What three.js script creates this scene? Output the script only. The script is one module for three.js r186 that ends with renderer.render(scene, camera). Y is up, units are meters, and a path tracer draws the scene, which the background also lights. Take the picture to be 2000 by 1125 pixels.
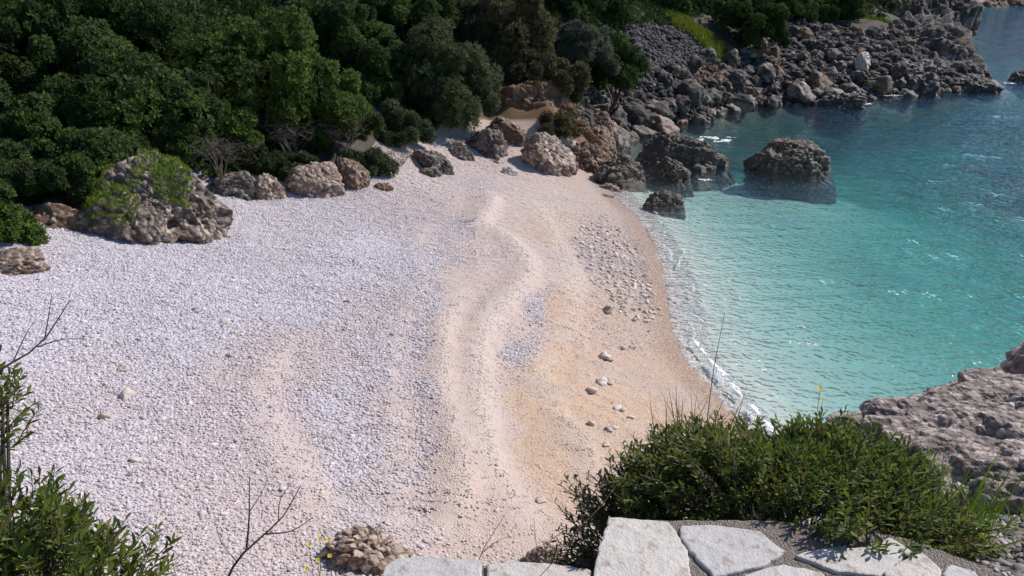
import * as THREE from 'three';
import { Sky } from 'three/addons/objects/Sky.js';
import { mergeGeometries } from 'three/addons/utils/BufferGeometryUtils.js';

// ---------------------------------------------------------------- camera, sky, sun, exposure
const scene = new THREE.Scene();
const camera = new THREE.PerspectiveCamera(37.36, 16 / 9, 0.1, 800);
camera.position.set(0, 8.2, 0);
camera.rotation.x = THREE.MathUtils.degToRad(-21);
const renderer = new THREE.WebGLRenderer({ antialias: true });
renderer.toneMapping = THREE.LinearToneMapping;
renderer.toneMappingExposure = 1.0;
renderer.shadowMap.enabled = true;
const SUN = new THREE.Vector3(0.61, 0.66, -0.46).normalize();
const sky = new Sky();
sky.name = 'sky'; sky.scale.setScalar(700);
sky.userData = { kind: 'structure', label: 'clear blue daytime sky over the cove', category: 'sky' };
sky.material.uniforms.sunPosition.value.copy(SUN);
sky.material.uniforms.turbidity.value = 2.5;
sky.material.uniforms.rayleigh.value = 1.5;
sky.material.uniforms.mieCoefficient.value = 0.004;
sky.material.uniforms.mieDirectionalG.value = 0.8;
scene.add(sky);
scene.environmentIntensity = 0.15;
const sun = new THREE.DirectionalLight(new THREE.Color(1, 0.915, 0.835), 4.8);
sun.position.copy(SUN).multiplyScalar(150);
sun.castShadow = true;
Object.assign(sun.shadow.camera, { left: -80, right: 80, top: 80, bottom: -80, near: 1, far: 400 });
sun.shadow.mapSize.set(4096, 4096);
scene.add(sun, sun.target);
sun.target.position.set(0, 0, -30);

// ---------------------------------------------------------------- helpers
let rs = 12345;
const seedTo = (s) => { rs = (s * 2654435761) >>> 0; };
const rnd = () => { rs = (rs + 0x6d2b79f5) | 0; let t = Math.imul(rs ^ (rs >>> 15), 1 | rs); t = (t + Math.imul(t ^ (t >>> 7), 61 | t)) ^ t; return ((t ^ (t >>> 14)) >>> 0) / 4294967296; };
const R = (a, b) => a + (b - a) * rnd();
const hash = (x, y, z) => { let h = Math.imul(x | 0, 374761393) ^ Math.imul(y | 0, 668265263) ^ Math.imul(z | 0, 1274126177); h = Math.imul(h ^ (h >>> 13), 1274126177); h ^= h >>> 16; h = Math.imul(h, 2246822519); return ((h ^ (h >>> 15)) >>> 0) / 4294967296; };
const sm = (t) => t * t * t * (t * (t * 6 - 15) + 10);
function noise(x, y, z = 0) {
  const i = Math.floor(x), j = Math.floor(y), k = Math.floor(z), u = sm(x - i), v = sm(y - j), w = sm(z - k);
  const l = (a, b, t) => a + (b - a) * t;
  return l(l(l(hash(i, j, k), hash(i + 1, j, k), u), l(hash(i, j + 1, k), hash(i + 1, j + 1, k), u), v), l(l(hash(i, j, k + 1), hash(i + 1, j, k + 1), u), l(hash(i, j + 1, k + 1), hash(i + 1, j + 1, k + 1), u), v), w) * 2 - 1;
}
function fbm(x, y, z, o = 4) { let s = 0, a = 0.5; for (let i = 0; i < o; i++) { s += a * noise(x, y, z); x = x * 2.03 + 7.1; y = y * 2.03 + 3.7; z = z * 2.03 + 1.9; a *= 0.5; } return s; }
function worley(x, y, z) { // nearest and second distance, id of the nearest cell
  const i = Math.floor(x), j = Math.floor(y), k = Math.floor(z); let f1 = 9, f2 = 9, id = 0;
  for (let a = -1; a < 2; a++) for (let b = -1; b < 2; b++) for (let c = -1; c < 2; c++) {
    const X = i + a, Y = j + b, Z = k + c, h = hash(X, Y, Z);
    const dx = X + h - x, dy = Y + hash(X + 57, Y, Z) - y, dz = Z + hash(X, Y + 91, Z) - z, d = dx * dx + dy * dy + dz * dz;
    if (d < f1) { f2 = f1; f1 = d; id = h; } else if (d < f2) f2 = d;
  }
  return [Math.sqrt(f1), Math.sqrt(f2), id];
}
const clamp = (x, a = 0, b = 1) => Math.min(b, Math.max(a, x));
const step = (a, b, x) => { const t = clamp((x - a) / (b - a)); return t * t * (3 - 2 * t); };
const mix = (a, b, t) => a + (b - a) * t;
const mix3 = (a, b, t) => [mix(a[0], b[0], t), mix(a[1], b[1], t), mix(a[2], b[2], t)];
const taken = new Map();
function numbered(n) { const k = taken.get(n) ?? 0; taken.set(n, k + 1); return k ? `${n}_${String(k).padStart(3, '0')}` : n; }
function shade(o) { o.traverse((m) => { if (m.isMesh) { m.castShadow = true; m.receiveShadow = true; } }); return o; }
function top(o, name, label, category, group, kind) {
  o.name = numbered(name); o.userData.label = label; o.userData.category = category;
  if (group) o.userData.group = group;
  if (kind) o.userData.kind = kind;
  scene.add(shade(o)); return o;
}
function part(name, geometry, m, parent, kind) { const o = new THREE.Mesh(geometry, m); o.name = name; if (kind) o.userData.kind = kind; parent.add(shade(o)); return o; }
function geo(pos, idx, col, uv) {
  const g = new THREE.BufferGeometry();
  g.setAttribute('position', new THREE.Float32BufferAttribute(pos, 3));
  if (col) g.setAttribute('color', new THREE.Float32BufferAttribute(col, 3));
  g.setAttribute('uv', new THREE.Float32BufferAttribute(uv ?? new Float32Array(pos.length / 3 * 2), 2));
  if (idx) g.setIndex(idx);
  g.computeVertexNormals(); return g;
}
function tex(n, f, srgb) { // f(u, v) -> value or [r, g, b], tiling
  const d = new Uint8Array(n * n * 4);
  for (let j = 0; j < n; j++) for (let i = 0; i < n; i++) { const v = f(i / n, j / n), q = (j * n + i) * 4; for (let c = 0; c < 3; c++) d[q + c] = clamp(Array.isArray(v) ? v[c] : v) * 255; d[q + 3] = 255; }
  const t = new THREE.DataTexture(d, n, n); t.wrapS = t.wrapT = THREE.RepeatWrapping; t.magFilter = THREE.LinearFilter; t.minFilter = THREE.LinearMipmapLinearFilter; t.generateMipmaps = true;
  if (srgb) t.colorSpace = THREE.SRGBColorSpace; t.needsUpdate = true; return t;
}
function tnoise(u, v, k, s) { // tiling value noise with k cells
  const x = u * k, y = v * k, i = Math.floor(x), j = Math.floor(y), a = sm(x - i), b = sm(y - j), w = (n) => ((n % k) + k) % k;
  const h = (p, q) => hash(w(p), w(q), s);
  return mix(mix(h(i, j), h(i + 1, j), a), mix(h(i, j + 1), h(i + 1, j + 1), a), b);
}
const again = (t, r) => { const c = t.clone(); c.repeat.set(r, r); c.needsUpdate = true; return c; };

// textures: grain of gravel, of rock, ripples, flagstone
const grainBump = tex(512, (u, v) => 0.45 * tnoise(u, v, 128, 3) + 0.35 * tnoise(u, v, 64, 4) + 0.2 * tnoise(u, v, 24, 5));
const grainMap = tex(512, (u, v) => { const a = tnoise(u, v, 170, 11), b = tnoise(u, v, 90, 12), c = tnoise(u, v, 11, 13), k = 0.7 + 0.3 * (0.5 * a + 0.35 * b + 0.15 * c), w = tnoise(u, v, 120, 14) * 0.05; return [k, k - 0.01 + w * 0.3, k - 0.03 + w]; }, false);
const rockBump = tex(512, (u, v) => { let s = 0, a = 0.5; for (let k = 8, i = 0; i < 5; i++, k *= 2) { s += a * (1 - Math.abs(2 * tnoise(u, v, k, 20 + i) - 1)); a *= 0.6; } return s * 0.8; });
const rockMap = tex(512, (u, v) => { const a = tnoise(u, v, 96, 31), b = tnoise(u, v, 30, 32), c = tnoise(u, v, 7, 33), k = 0.55 + 0.45 * (0.4 * a + 0.35 * b + 0.25 * c); return [k, k * 0.985, k * 0.96]; });
const waveSet = []; seedTo(77);
for (let i = 0; i < 70; i++) { const kk = R(5, 46), a = R(-1.0, 1.0) + 2.35, kx = Math.round(kk * Math.cos(a)), ky = Math.round(kk * Math.sin(a)); waveSet.push([kx, ky, R(0, 6.28), 1 / Math.pow(Math.hypot(kx, ky) + 2, 0.85)]); }
const waveSum = waveSet.reduce((s, w) => s + w[3], 0);
const rippleTex = tex(1024, (u, v) => { let s = 0; for (const [a, b, p, m] of waveSet) { const q = Math.sin(6.28318 * (a * u + b * v) + p); s += m * (q > 0 ? 1 - 2 * (1 - q) * 0.5 - 0.2 : q); } return 0.5 + 1.6 * s / waveSum; });

// ---------------------------------------------------------------- terrain heights from surveyed points [x, z, y]
const SHORE = [[4.9, -8], [4.7, -11], [4.36, -14.1], [4.04, -15.6], [3.79, -17], [3.78, -18.7], [4.14, -21.5], [4.34, -25], [4.25, -28.4], [3.81, -30.8], [3.6, -33.2], [3.9, -36], [4.5, -39.6], [5.7, -42.7], [8.3, -46.4], [12.06, -50.6], [15.9, -53.5], [20, -53.6], [23.1, -56], [26.9, -57.5], [33, -58.6], [34.5, -64], [36.2, -72.8], [43, -86], [49.9, -100.4], [58, -125], [70, -150], [83, -168.4], [104, -182.7], [150, -190]];
const CTRL = [...SHORE.map(([x, z]) => [x, z, 0]),
  // sea bed
  [6.2, -11, -0.8], [5.6, -15, -0.45], [5.4, -19, -0.5], [5.6, -24, -0.35], [5.6, -29, -0.35], [5.6, -33, -0.4], [7.2, -17, -1.0], [7.6, -22, -1.05], [8, -27, -0.95], [8, -32, -0.9], [11, -16, -1.9], [11, -22, -1.9], [12, -28, -1.8], [6.5, -38, -0.8], [9.5, -43, -1.3], [15, -47, -2.0], [22, -50, -3.0], [30, -53, -4], [17, -38, -2.6], [17, -28, -2.9], [16, -18, -3], [24, -40, -3.6], [25, -25, -3.7], [25, -10, -3.8], [40, -50, -4.6], [45, -30, -4.8], [45, -70, -4.8], [65, -100, -5.5], [90, -130, -6], [110, -80, -6], [110, -165, -5], [150, -120, -6], [10, -8, -2.2], [13, 0, -4], [30, 5, -5], [150, 5, -6], [150, -170, -5],
  [11.6, -33.7, -1.0], [9.7, -35.2, -0.9], [14.2, -35.4, -1.6], [12.2, -31.4, -1.5], [12, -38, -1.5], [15, -31, -2.2], [9.5, -30.5, -1.15],
  // beach
  [2.7, -14.8, 0.42], [2.4, -18.7, 0.5], [2.6, -23, 0.45], [2.6, -28, 0.4], [2.2, -32, 0.45], [1.2, -12, 0.95], [0.4, -15.4, 0.98], [0.8, -20, 0.95], [0.8, -26, 0.85], [-1.3, -15, 1.3], [-1.3, -20, 1.3], [-1.2, -26, 1.1], [-0.3, -9.3, 1.25], [-1.2, -31, 1.0], [1.2, -32.4, 0.7], [-2.85, -29, 1.3], [-4, -13.3, 1.7], [-4, -19, 1.7], [-4, -26, 1.5], [-2.1, -8.3, 1.7], [-3.7, -7.7, 1.95], [-6.6, -10.8, 2.05], [-8.1, -12.3, 2.2], [-6.5, -16, 2.0], [-8.2, -18.5, 2.0], [-10.4, -16.6, 2.35], [-6, -25, 1.65], [-7.9, -24, 1.85], [-11, -12, 2.6], [-9, -9, 2.5], [1.5, -10, 1.0], [2.3, -11.5, 0.85], [3.2, -9, 0.9],
  // the bank behind the beach
  [-11.5, -20, 2.7], [-14, -17.5, 3.8], [-19, -18, 6.6], [-30, -18, 13], [-14, -12, 4.2], [-20, -8, 8], [-32, -4, 14], [-10, -27, 3.0], [-13, -29, 4.4], [-19, -31, 7.6], [-30, -36, 14], [-6.3, -28, 2.6], [-6.5, -32, 4.0], [-7, -38, 6.2], [-9, -48, 10], [-2.5, -33, 1.9], [-2.6, -37, 3.9], [-3, -44, 7], [-1, -35.6, 2.2], [1.6, -34.6, 1.0], [1.7, -35.4, 2.5], [1.8, -37, 3.0], [3.2, -39.8, 2.0], [2, -42, 4.2], [3, -47, 5.4], [4.6, -44.5, 1.9], [5.4, -48, 3.9], [7, -52, 5], [6, -58, 6.6], [8.6, -49, 2.5], [11.4, -53.2, 2.6], [10.6, -56.5, 4.4], [15.5, -57, 2.4], [14, -61, 4.2], [18.2, -58.5, 2.0], [18, -65, 4.8], [23.2, -59.3, 1.6], [23.5, -65, 3.4], [27.5, -61, 1.4], [29, -68, 3.6], [31.5, -76, 4.4], [33, -66.5, 1.5], [38, -90, 3.5], [42, -97, 3.5], [22, -80, 7], [6, -72, 11], [-12, -66, 16], [30, -105, 14], [50, -125, 8], [0, -130, 30], [-50, -60, 28], [-60, -120, 40], [62, -160, 8], [92, -182, 5], [112, -195, 6], [60, -200, 22], [140, -215, 12], [170, -200, 6],
  // the ledge the path runs along
  [0.3, -1, 6.55], [0.6, -2.05, 6.5], [1.4, -2.1, 6.5], [2.4, -2, 6.5], [4, -1.5, 6.6], [-0.4, -1.5, 6.2], [0.2, -2.5, 6.0], [1, -2.6, 6.2], [1.8, -2.7, 6.15], [2.6, -2.8, 6.1], [1, -3.3, 5.75], [2, -3.6, 5.6], [0.3, -3.2, 5.1], [0.2, -4.2, 3.6], [1.5, -4.4, 4.6], [1.2, -6, 2.3], [0, -6.2, 1.7], [-1, -2.2, 5.9], [-1, -3, 4.9], [-1.6, -4.5, 3.0], [-2, -6.2, 2.0], [-2.6, -2.6, 5.0], [-2.2, -1, 6.2], [-4, -2.5, 4.6], [-4, -5, 2.5], [-7, -6, 3], [-6, -2, 5.5], [-4, 2, 7], [-12, -2, 7], [0, 4, 7.6], [5, 3, 7.6], [12, 4, 4], [2.6, -5, 4.7], [4, -4, 5.3], [4, -6.2, 4.2], [2.4, -6.6, 3], [5.5, -7.6, 3.6], [3.4, -8.6, 1.3], [7, -5, 4], [8.5, -7, 0.5], [6.5, -9.5, 0]];
const rbf = (() => { // y = sum w |p - pi| + a + b x + c z
  const n = CTRL.length, N = n + 3, A = [];
  for (let i = 0; i < n; i++) { const r = new Float64Array(N + 1); for (let j = 0; j < n; j++) r[j] = Math.hypot(CTRL[i][0] - CTRL[j][0], CTRL[i][1] - CTRL[j][1]); r[i] -= 0.02; r[n] = 1; r[n + 1] = CTRL[i][0]; r[n + 2] = CTRL[i][1]; r[N] = CTRL[i][2]; A.push(r); }
  for (let k = 0; k < 3; k++) { const r = new Float64Array(N + 1); for (let j = 0; j < n; j++) r[j] = k ? CTRL[j][k - 1] : 1; A.push(r); }
  for (let c = 0; c < N; c++) { let p = c; for (let i = c + 1; i < N; i++) if (Math.abs(A[i][c]) > Math.abs(A[p][c])) p = i; [A[c], A[p]] = [A[p], A[c]]; for (let i = c + 1; i < N; i++) { const f = A[i][c] / A[c][c]; if (f) for (let j = c; j <= N; j++) A[i][j] -= f * A[c][j]; } }
  const w = new Float64Array(N);
  for (let i = N - 1; i >= 0; i--) { let s = A[i][N]; for (let j = i + 1; j < N; j++) s -= A[i][j] * w[j]; w[i] = s / A[i][i]; }
  return (x, z) => { let s = w[n] + w[n + 1] * x + w[n + 2] * z; for (let i = 0; i < n; i++) { const a = x - CTRL[i][0], b = z - CTRL[i][1]; s += w[i] * Math.sqrt(a * a + b * b); } return s; };
})();
// zones of the beach [x, z, share of coarse white pebbles, share of tan grit]
const ZONES = [[-8.64,-14.09,0.9,0],[-8.59,-16.85,0.8,0],[-7.46,-19.81,0.8,0.05],[-5.47,-21.93,0.7,0.1],[-3.11,-25.18,0.4,0.25],[-0.85,-27.76,0.3,0.3],[1.05,-28.45,0.15,0.4],[2.5,-31.37,0.1,0.45],[-6.05,-13,0.8,0.05],[-5.89,-11.6,0.65,0.15],[-5.51,-15.43,0.95,0],[-3.98,-11.69,0.6,0.15],[-4.12,-15.84,0.95,0],[-3.65,-19.2,0.95,0],[-2.41,-18.93,0.9,0.05],[-2.85,-11.95,0.9,0.05],[-3.85,-12.4,0.4,0.3],[-3.26,-10.65,0.4,0.32],[-2.45,-9.56,0.4,0.35],[-2.22,-10.6,0.9,0.05],[-2.32,-13.97,0.7,0.1],[-1.5,-10.77,0.6,0.35],[-1.54,-12.63,0.55,0.3],[-1.24,-15.72,0.2,0.45],[-1.16,-13.3,0.15,0.5],[-0.76,-10.95,0.2,0.5],[-0.43,-16.56,0.4,0.3],[0.46,-17.83,0.7,0.1],[0,-15.2,0.6,0.2],[-0.45,-13.33,0.3,0.4],[0,-20.79,0.3,0.3],[-1.45,-23.23,0.4,0.2],[1.19,-23.8,0.1,0.6],[1.16,-17.88,0.1,0.75],[0.78,-14.6,0.1,0.8],[0.18,-13.16,0.1,0.75],[0.41,-12.04,0.05,0.9],[1.14,-12.79,0.05,0.9],[1.72,-14.16,0.02,0.75],[2.51,-14.98,0,0.7],[2.27,-17.34,0.2,0.6],[3.2,-21.77,0.4,0.5],[2.19,-23.09,0.4,0.45],[0,-10.48,0.15,0.6],[-0.34,-9.34,0.3,0.45],[0.76,-10.7,0.05,0.75],[-4.26,-10.18,0.6,0.2],[-3.44,-8.63,0.6,0.25],[-5.55,-9.94,0.7,0.1],[-5.15,-8.35,0.6,0.1],[-1.92,-8.8,0.6,0.2],[-1.19,-9.15,0.5,0.3]];
const RAW = [[[-0.5,-26.97],[-0.97,-24.01],[-0.21,-22.66],[0.27,-21.15],[0.38,-19.64],[0,-17.93],[-0.48,-16.4],[-0.64,-14.96],[-0.58,-13.29],[-0.45,-11.78],[-0.19,-10.56],[0.28,-9.6]],
  [[-1.09,-17.77],[-1.35,-16.21],[-1.33,-14.5],[-1.13,-12.57],[-0.81,-11.08],[-0.69,-10.18],[-0.77,-9.24]], [[-4,-13.72],[-4.09,-12.71],[-3.72,-11.43],[-3.09,-10.28],[-2.38,-9.52]],
  [[-0.69,-27.87],[-0.71,-25.29],[-1.01,-22.96]], [[0.81,-15.29],[0.57,-14.09],[0.75,-13],[1.09,-12.11],[1.18,-11.24]], [[-2.3,-23],[-2.35,-20],[-2.1,-17.5],[-2.15,-15],[-1.95,-12.6],[-1.6,-10.6],[-1.45,-9.2]], [[1.0,-27.5],[1.05,-24.5],[1.5,-21.5],[1.45,-18.6],[1.1,-16.4]]], RIDGES = RAW.map((l) => new THREE.CatmullRomCurve3(l.map(([x, z]) => new THREE.Vector3(x, 0, z))).getPoints(l.length * 4));
for (const [k, c, t] of [[0, 0.08, 0.4], [1, 0.1, 0.42], [2, 0.4, 0.25]]) for (let i = 0; i < RAW[k].length - 1; i++) { const [a, b] = RAW[k][i], [p, q] = RAW[k][i + 1]; ZONES.push([a, b, c, t], [(a + p) / 2, (b + q) / 2, c, t]); }
[[-0.95, -16.3], [-1.0, -14.8], [-0.9, -13.2], [-0.7, -11.8], [-0.5, -10.6]].forEach(([x, z]) => ZONES.push([x, z, 0.12, 0.45]));
[[-1.75, -16.8], [-1.8, -15], [-1.6, -13], [-1.25, -11.3], [-1.2, -10]].forEach(([x, z]) => ZONES.push([x, z, 0.8, 0.15]));
function zone(x, z) { // coarse, tan
  const u = x + 0.2 * noise(x * 0.9, z * 0.9, 5), v = z + 0.4 * noise(x * 0.8, z * 0.8, 9); let s = 0, a = 0, b = 0;
  for (const [p, q, c, t] of ZONES) { const dx = (u - p) * 1.6, dz = (v - q) * 0.8, d = dx * dx + dz * dz + 0.1, w = 1 / (d * d); s += w; a += w * c; b += w * t; }
  return [a / s, b / s];
}
function ridge(x, z) { // [height, closeness to a crest]; the crest is steeper on its seaward side
  let h = 0, near = 0;
  RIDGES.forEach((l, k) => {
    let best = 9, side = 0, at = 0;
    for (let i = 1; i < l.length; i++) { const a = l[i - 1], b = l[i], ex = b.x - a.x, ez = b.z - a.z, t = clamp(((x - a.x) * ex + (z - a.z) * ez) / (ex * ex + ez * ez)), dx = x - a.x - t * ex, dz = z - a.z - t * ez, d = dx * dx + dz * dz; if (d < best) { best = d; side = dx; at = i / l.length; } }
    const d = Math.sqrt(best), w = side > 0 ? 0.24 : 0.5, g = Math.exp(-d * d / (w * w)), e = k === 2 || k === 4 || k > 4 ? 0.05 : 0.15;
    h += e * g * step(0, 0.25, at) * step(1, 0.85, at); near = Math.max(near, Math.exp(-d * d / 0.05));
  });
  return [h, near];
}
const isBeach = (x, z) => x > -12 && x < 6 && z < -6 && z > -35.2;
function H(x, z) {
  let y = rbf(x, z);
  const onBeach = isBeach(x, z) ? step(0.1, 0.6, y) * step(-6, -7.5, z) * step(-35.2, -33, z) : 0;
  if (onBeach > 0 && y < 2.6) y += onBeach * (ridge(x, z)[0] + 0.035 * fbm(x * 1.1, z * 1.1, 3, 3) + 0.015 * noise(x * 5, z * 5, 1));
  const wild = Math.max(step(2.4, 3.4, y), step(-34.5, -36.5, z), step(-7, -6, z));
  if (wild > 0 && y > -2) y += wild * (z > -9 ? 0.06 : Math.min(0.5, 0.1 + Math.abs(z) * 0.006)) * fbm(x * (z > -9 ? 2.2 : 0.7), z * (z > -9 ? 2.2 : 0.7), 8, 4);
  return y;
}
// shore distance along x for the wet band
function shoreX(z) { for (let i = 1; i < 11; i++) { const a = SHORE[i - 1], b = SHORE[i]; if (z <= a[1] && z >= b[1]) return mix(a[0], b[0], (z - a[1]) / (b[1] - a[1])); } return 4.2; }
function axis(spans) { const a = [spans[0][0]]; for (const [from, to, s0, s1] of spans) { let p = from; while (p < to - 1e-6) { const t = (p - from) / (to - from); p = Math.min(to, p + mix(s0, s1, t)); a.push(p); } } return a; }
const gx = axis([[-70, -14, 3, 0.5], [-14, -10, 0.3, 0.15], [-10, 5, 0.12, 0.12], [5, 14, 0.15, 0.4], [14, 45, 0.5, 0.9], [45, 180, 1, 5]]);
const gz = axis([[-230, -110, 6, 2], [-110, -62, 1.6, 0.6], [-62, -36, 0.5, 0.25], [-36, -7, 0.14, 0.12], [-7, 0, 0.12, 0.15], [0, 8, 0.3, 1]]);
{
  const nx = gx.length, nz = gz.length, pos = new Float32Array(nx * nz * 3), col = new Float32Array(nx * nz * 3), uv = new Float32Array(nx * nz * 2), reg = new Uint8Array(nx * nz);
  for (let j = 0; j < nz; j++) for (let i = 0; i < nx; i++) {
    const x = gx[i], z = gz[j], y = H(x, z), k = j * nx + i; let c, r;
    if (isBeach(x, z) && y > -0.02 && y < 2.75 && !(z > -7 && y > 2.3) && !(x < -4.6 && z < -25.4)) {
      r = 0; const [co, ta] = zone(x, z), cr = ridge(x, z)[1];
      c = mix3([0.52, 0.45, 0.455], [0.555, 0.37, 0.235], clamp(ta * 1.25)); c = mix3(c, [0.64, 0.55, 0.48], cr * 0.35);
      const w = x - shoreX(z) + 0.35 * fbm(x * 1.3, z * 1.3, 2, 3); c = mix3(c, [0.36, 0.235, 0.155], 0.3 * step(-2.4, -1.2, w) + 0.45 * step(-0.9, -0.1, w)); // wet grit along the waterline
      const dirt = step(0.1, 0.45, fbm(x * 0.6, z * 0.6, 21, 3)); c = mix3(c, [0.42, 0.36, 0.34], dirt * 0.35);
    } else if (y < -0.02 || (z < -36 && y < 0.1)) {
      r = 1; const f = fbm(x * 0.25, z * 0.25, 4, 3), rocky = clamp(step(-36, -38.5, z + f) * step(15, 9, x + 0.5 * (z + 40) + 2 * f) + step(-47, -49.5, z + 3 * f - 0.1 * x) * step(-3.4, -2, y) + 0.18 * step(0.05, 0.4, fbm(x * 0.3 + z * 0.1, z * 0.22 - x * 0.2, 17, 4)) * step(-1.0, -2.0, y)), deepDim = step(-3.7, -4.3, y + 0.9 * f + 0.4 * noise(x * 0.8, z * 0.8, 14));
      c = mix3(mix3([0.58, 0.55, 0.49], [0.10, 0.10, 0.075], rocky), [0.13, 0.17, 0.15], deepDim); // dimness of deep water put into the colour of the deeper bed
    } else {
      r = 2; const orange = Math.exp(-((x - 1.2) ** 2 / 5 + (z + 35.4) ** 2 / 5)) * 1.4, red = Math.exp(-((x - 12.5) ** 2 / 6 + (z + 52.4) ** 2 / 2)), n = fbm(x * 1.7, z * 1.7, 12, 4);
      const scree = Math.exp(-((x - 9.5) ** 2 / 16 + (z + 53) ** 2 / 18));
      c = mix3([0.085, 0.065, 0.045], [0.13, 0.11, 0.085], clamp(0.5 + n)); c = mix3(c, [0.095, 0.09, 0.092], clamp(scree * 1.3));
      c = mix3(c, [0.22, 0.125, 0.06], clamp(orange * (0.75 + n))); c = mix3(c, [0.22, 0.12, 0.08], clamp(red));
      if (z > -9) c = mix3([0.13, 0.10, 0.075], [0.27, 0.23, 0.19], clamp(0.45 + 1.3 * n));
    }
    pos.set([x, y, z], k * 3); col.set(c, k * 3); uv.set([x / 1.5, z / 1.5], k * 2); reg[k] = r;
  }
  const idx = [[], [], []];
  for (let j = 1; j < nz; j++) for (let i = 1; i < nx; i++) { const a = (j - 1) * nx + i - 1, b = a + 1, c = a + nx, d = c + 1, v = [0, 0, 0]; for (const q of [a, b, c, d]) v[reg[q]]++; idx[v.indexOf(Math.max(...v))].push(a, c, b, b, c, d); }
  const whole = geo(pos, idx.flat(), col, uv), specs = [['beach', 'pale pebble beach with wavy ridges of tan grit', 'beach', 0.012], ['seabed', 'pale gravel sea bed with dark rocky patches', 'sea bed', 0.01], ['hillside', 'dark earth slope and bank behind the beach', 'hillside', 0.04]];
  specs.forEach(([n, l, cat, b], k) => {
    const used = new Map(), gi = []; for (const q of idx[k]) { if (!used.has(q)) used.set(q, used.size); gi.push(used.get(q)); }
    const g = new THREE.BufferGeometry(); for (const at of ['position', 'normal', 'color', 'uv']) { const s = whole.attributes[at], o = new Float32Array(used.size * s.itemSize); for (const [q, p] of used) for (let e = 0; e < s.itemSize; e++) o[p * s.itemSize + e] = s.array[q * s.itemSize + e]; g.setAttribute(at, new THREE.BufferAttribute(o, s.itemSize)); }
    g.setIndex(gi);
    top(new THREE.Mesh(g, new THREE.MeshStandardMaterial({ vertexColors: true, map: grainMap, bumpMap: grainBump, bumpScale: b, roughness: 0.95, color: new THREE.Color(1.12, 1.12, 1.12) })), n, l, cat, null, 'structure');
  });
}

// ---------------------------------------------------------------- sea: absorbing body and rippled surface
{
  const sea = new THREE.Group();
  const body = new THREE.BoxGeometry(210, 26, 245); body.translate(104, -13.06, -121);
  part('water_body', body, new THREE.MeshPhysicalMaterial({ color: 0xffffff, roughness: 0, transmission: 1, thickness: 2, ior: 1.33, transparent: true, opacity: 0.06, specularIntensity: 0.2, attenuationColor: new THREE.Color(0.785, 0.915, 0.905), attenuationDistance: 1 }), sea);
  const wx = axis([[0, 18, 0.16, 0.16], [18, 50, 0.25, 0.6], [50, 180, 0.8, 6]]), wz = axis([[-235, -75, 6, 0.7], [-75, -45, 0.6, 0.3], [-45, -6, 0.2, 0.15]]), nx = wx.length, pos = [], uv = [], idx = [];
  const swell = (x, z) => { // wavelets that run in from the sea to the shore
    const u = x * 0.78 + z * -0.2, q = Math.max(0, x - shoreX(clamp(z, -35, -8)));
    const s = 0.022 * noise(x * 0.55 + z * 0.3, z * 0.8 - x * 0.25, 1) + 0.012 * noise(x * 1.9 - z * 0.7, z * 1.4, 4) + 0.016 * noise(u * 1.5 + 0.5 * noise(x * 0.3, z * 0.3), z * 0.3, 6);
    const brk = 0.06 * Math.exp(-(((q - 0.36 - 0.12 * noise(z * 0.6, 1.3)) / 0.14) ** 2)) * step(-19, -16, z) * (z > -19 ? 1 : 0);
    return s * (0.35 + 0.65 * step(0, 2, q)) + brk;
  };
  for (const z of wz) for (const x of wx) { pos.push(x, swell(x, z), z); uv.push(x / 5.2, z / 5.2); }
  for (let j = 1; j < wz.length; j++) for (let i = 1; i < nx; i++) { const a = (j - 1) * nx + i - 1, b = a + 1, c = a + nx, d = c + 1; idx.push(a, c, b, b, c, d); }
  part('water_surface', geo(pos, idx, null, uv), new THREE.MeshPhysicalMaterial({ color: 0xffffff, roughness: 0.04, transmission: 1, thickness: 0, ior: 1.33, bumpMap: rippleTex, bumpScale: 0.13 }), sea);
  top(sea, 'sea', 'clear turquoise sea water lapping the pebble beach', 'sea', null, 'structure');
}

// ---------------------------------------------------------------- rocks
const icoCache = new Map();
function ico(n) { // indexed geodesic sphere with n cuts of each edge: unit directions and triangles
  if (icoCache.has(n)) return icoCache.get(n);
  const g = new THREE.IcosahedronGeometry(1, n - 1).attributes.position, keys = new Map(), dirs = [], idx = [];
  for (let i = 0; i < g.count; i++) { const x = g.getX(i), y = g.getY(i), z = g.getZ(i), k = (Math.round(x * 20000) * 40001 + Math.round(y * 20000)) * 40001 + Math.round(z * 20000); if (!keys.has(k)) { keys.set(k, dirs.length); dirs.push([x, y, z]); } idx.push(keys.get(k)); }
  const r = { dirs, idx: idx.filter((_, i) => { const t = i - i % 3; return idx[t] !== idx[t + 1] && idx[t + 1] !== idx[t + 2] && idx[t] !== idx[t + 2]; }) }; icoCache.set(n, r); return r;
}
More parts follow.
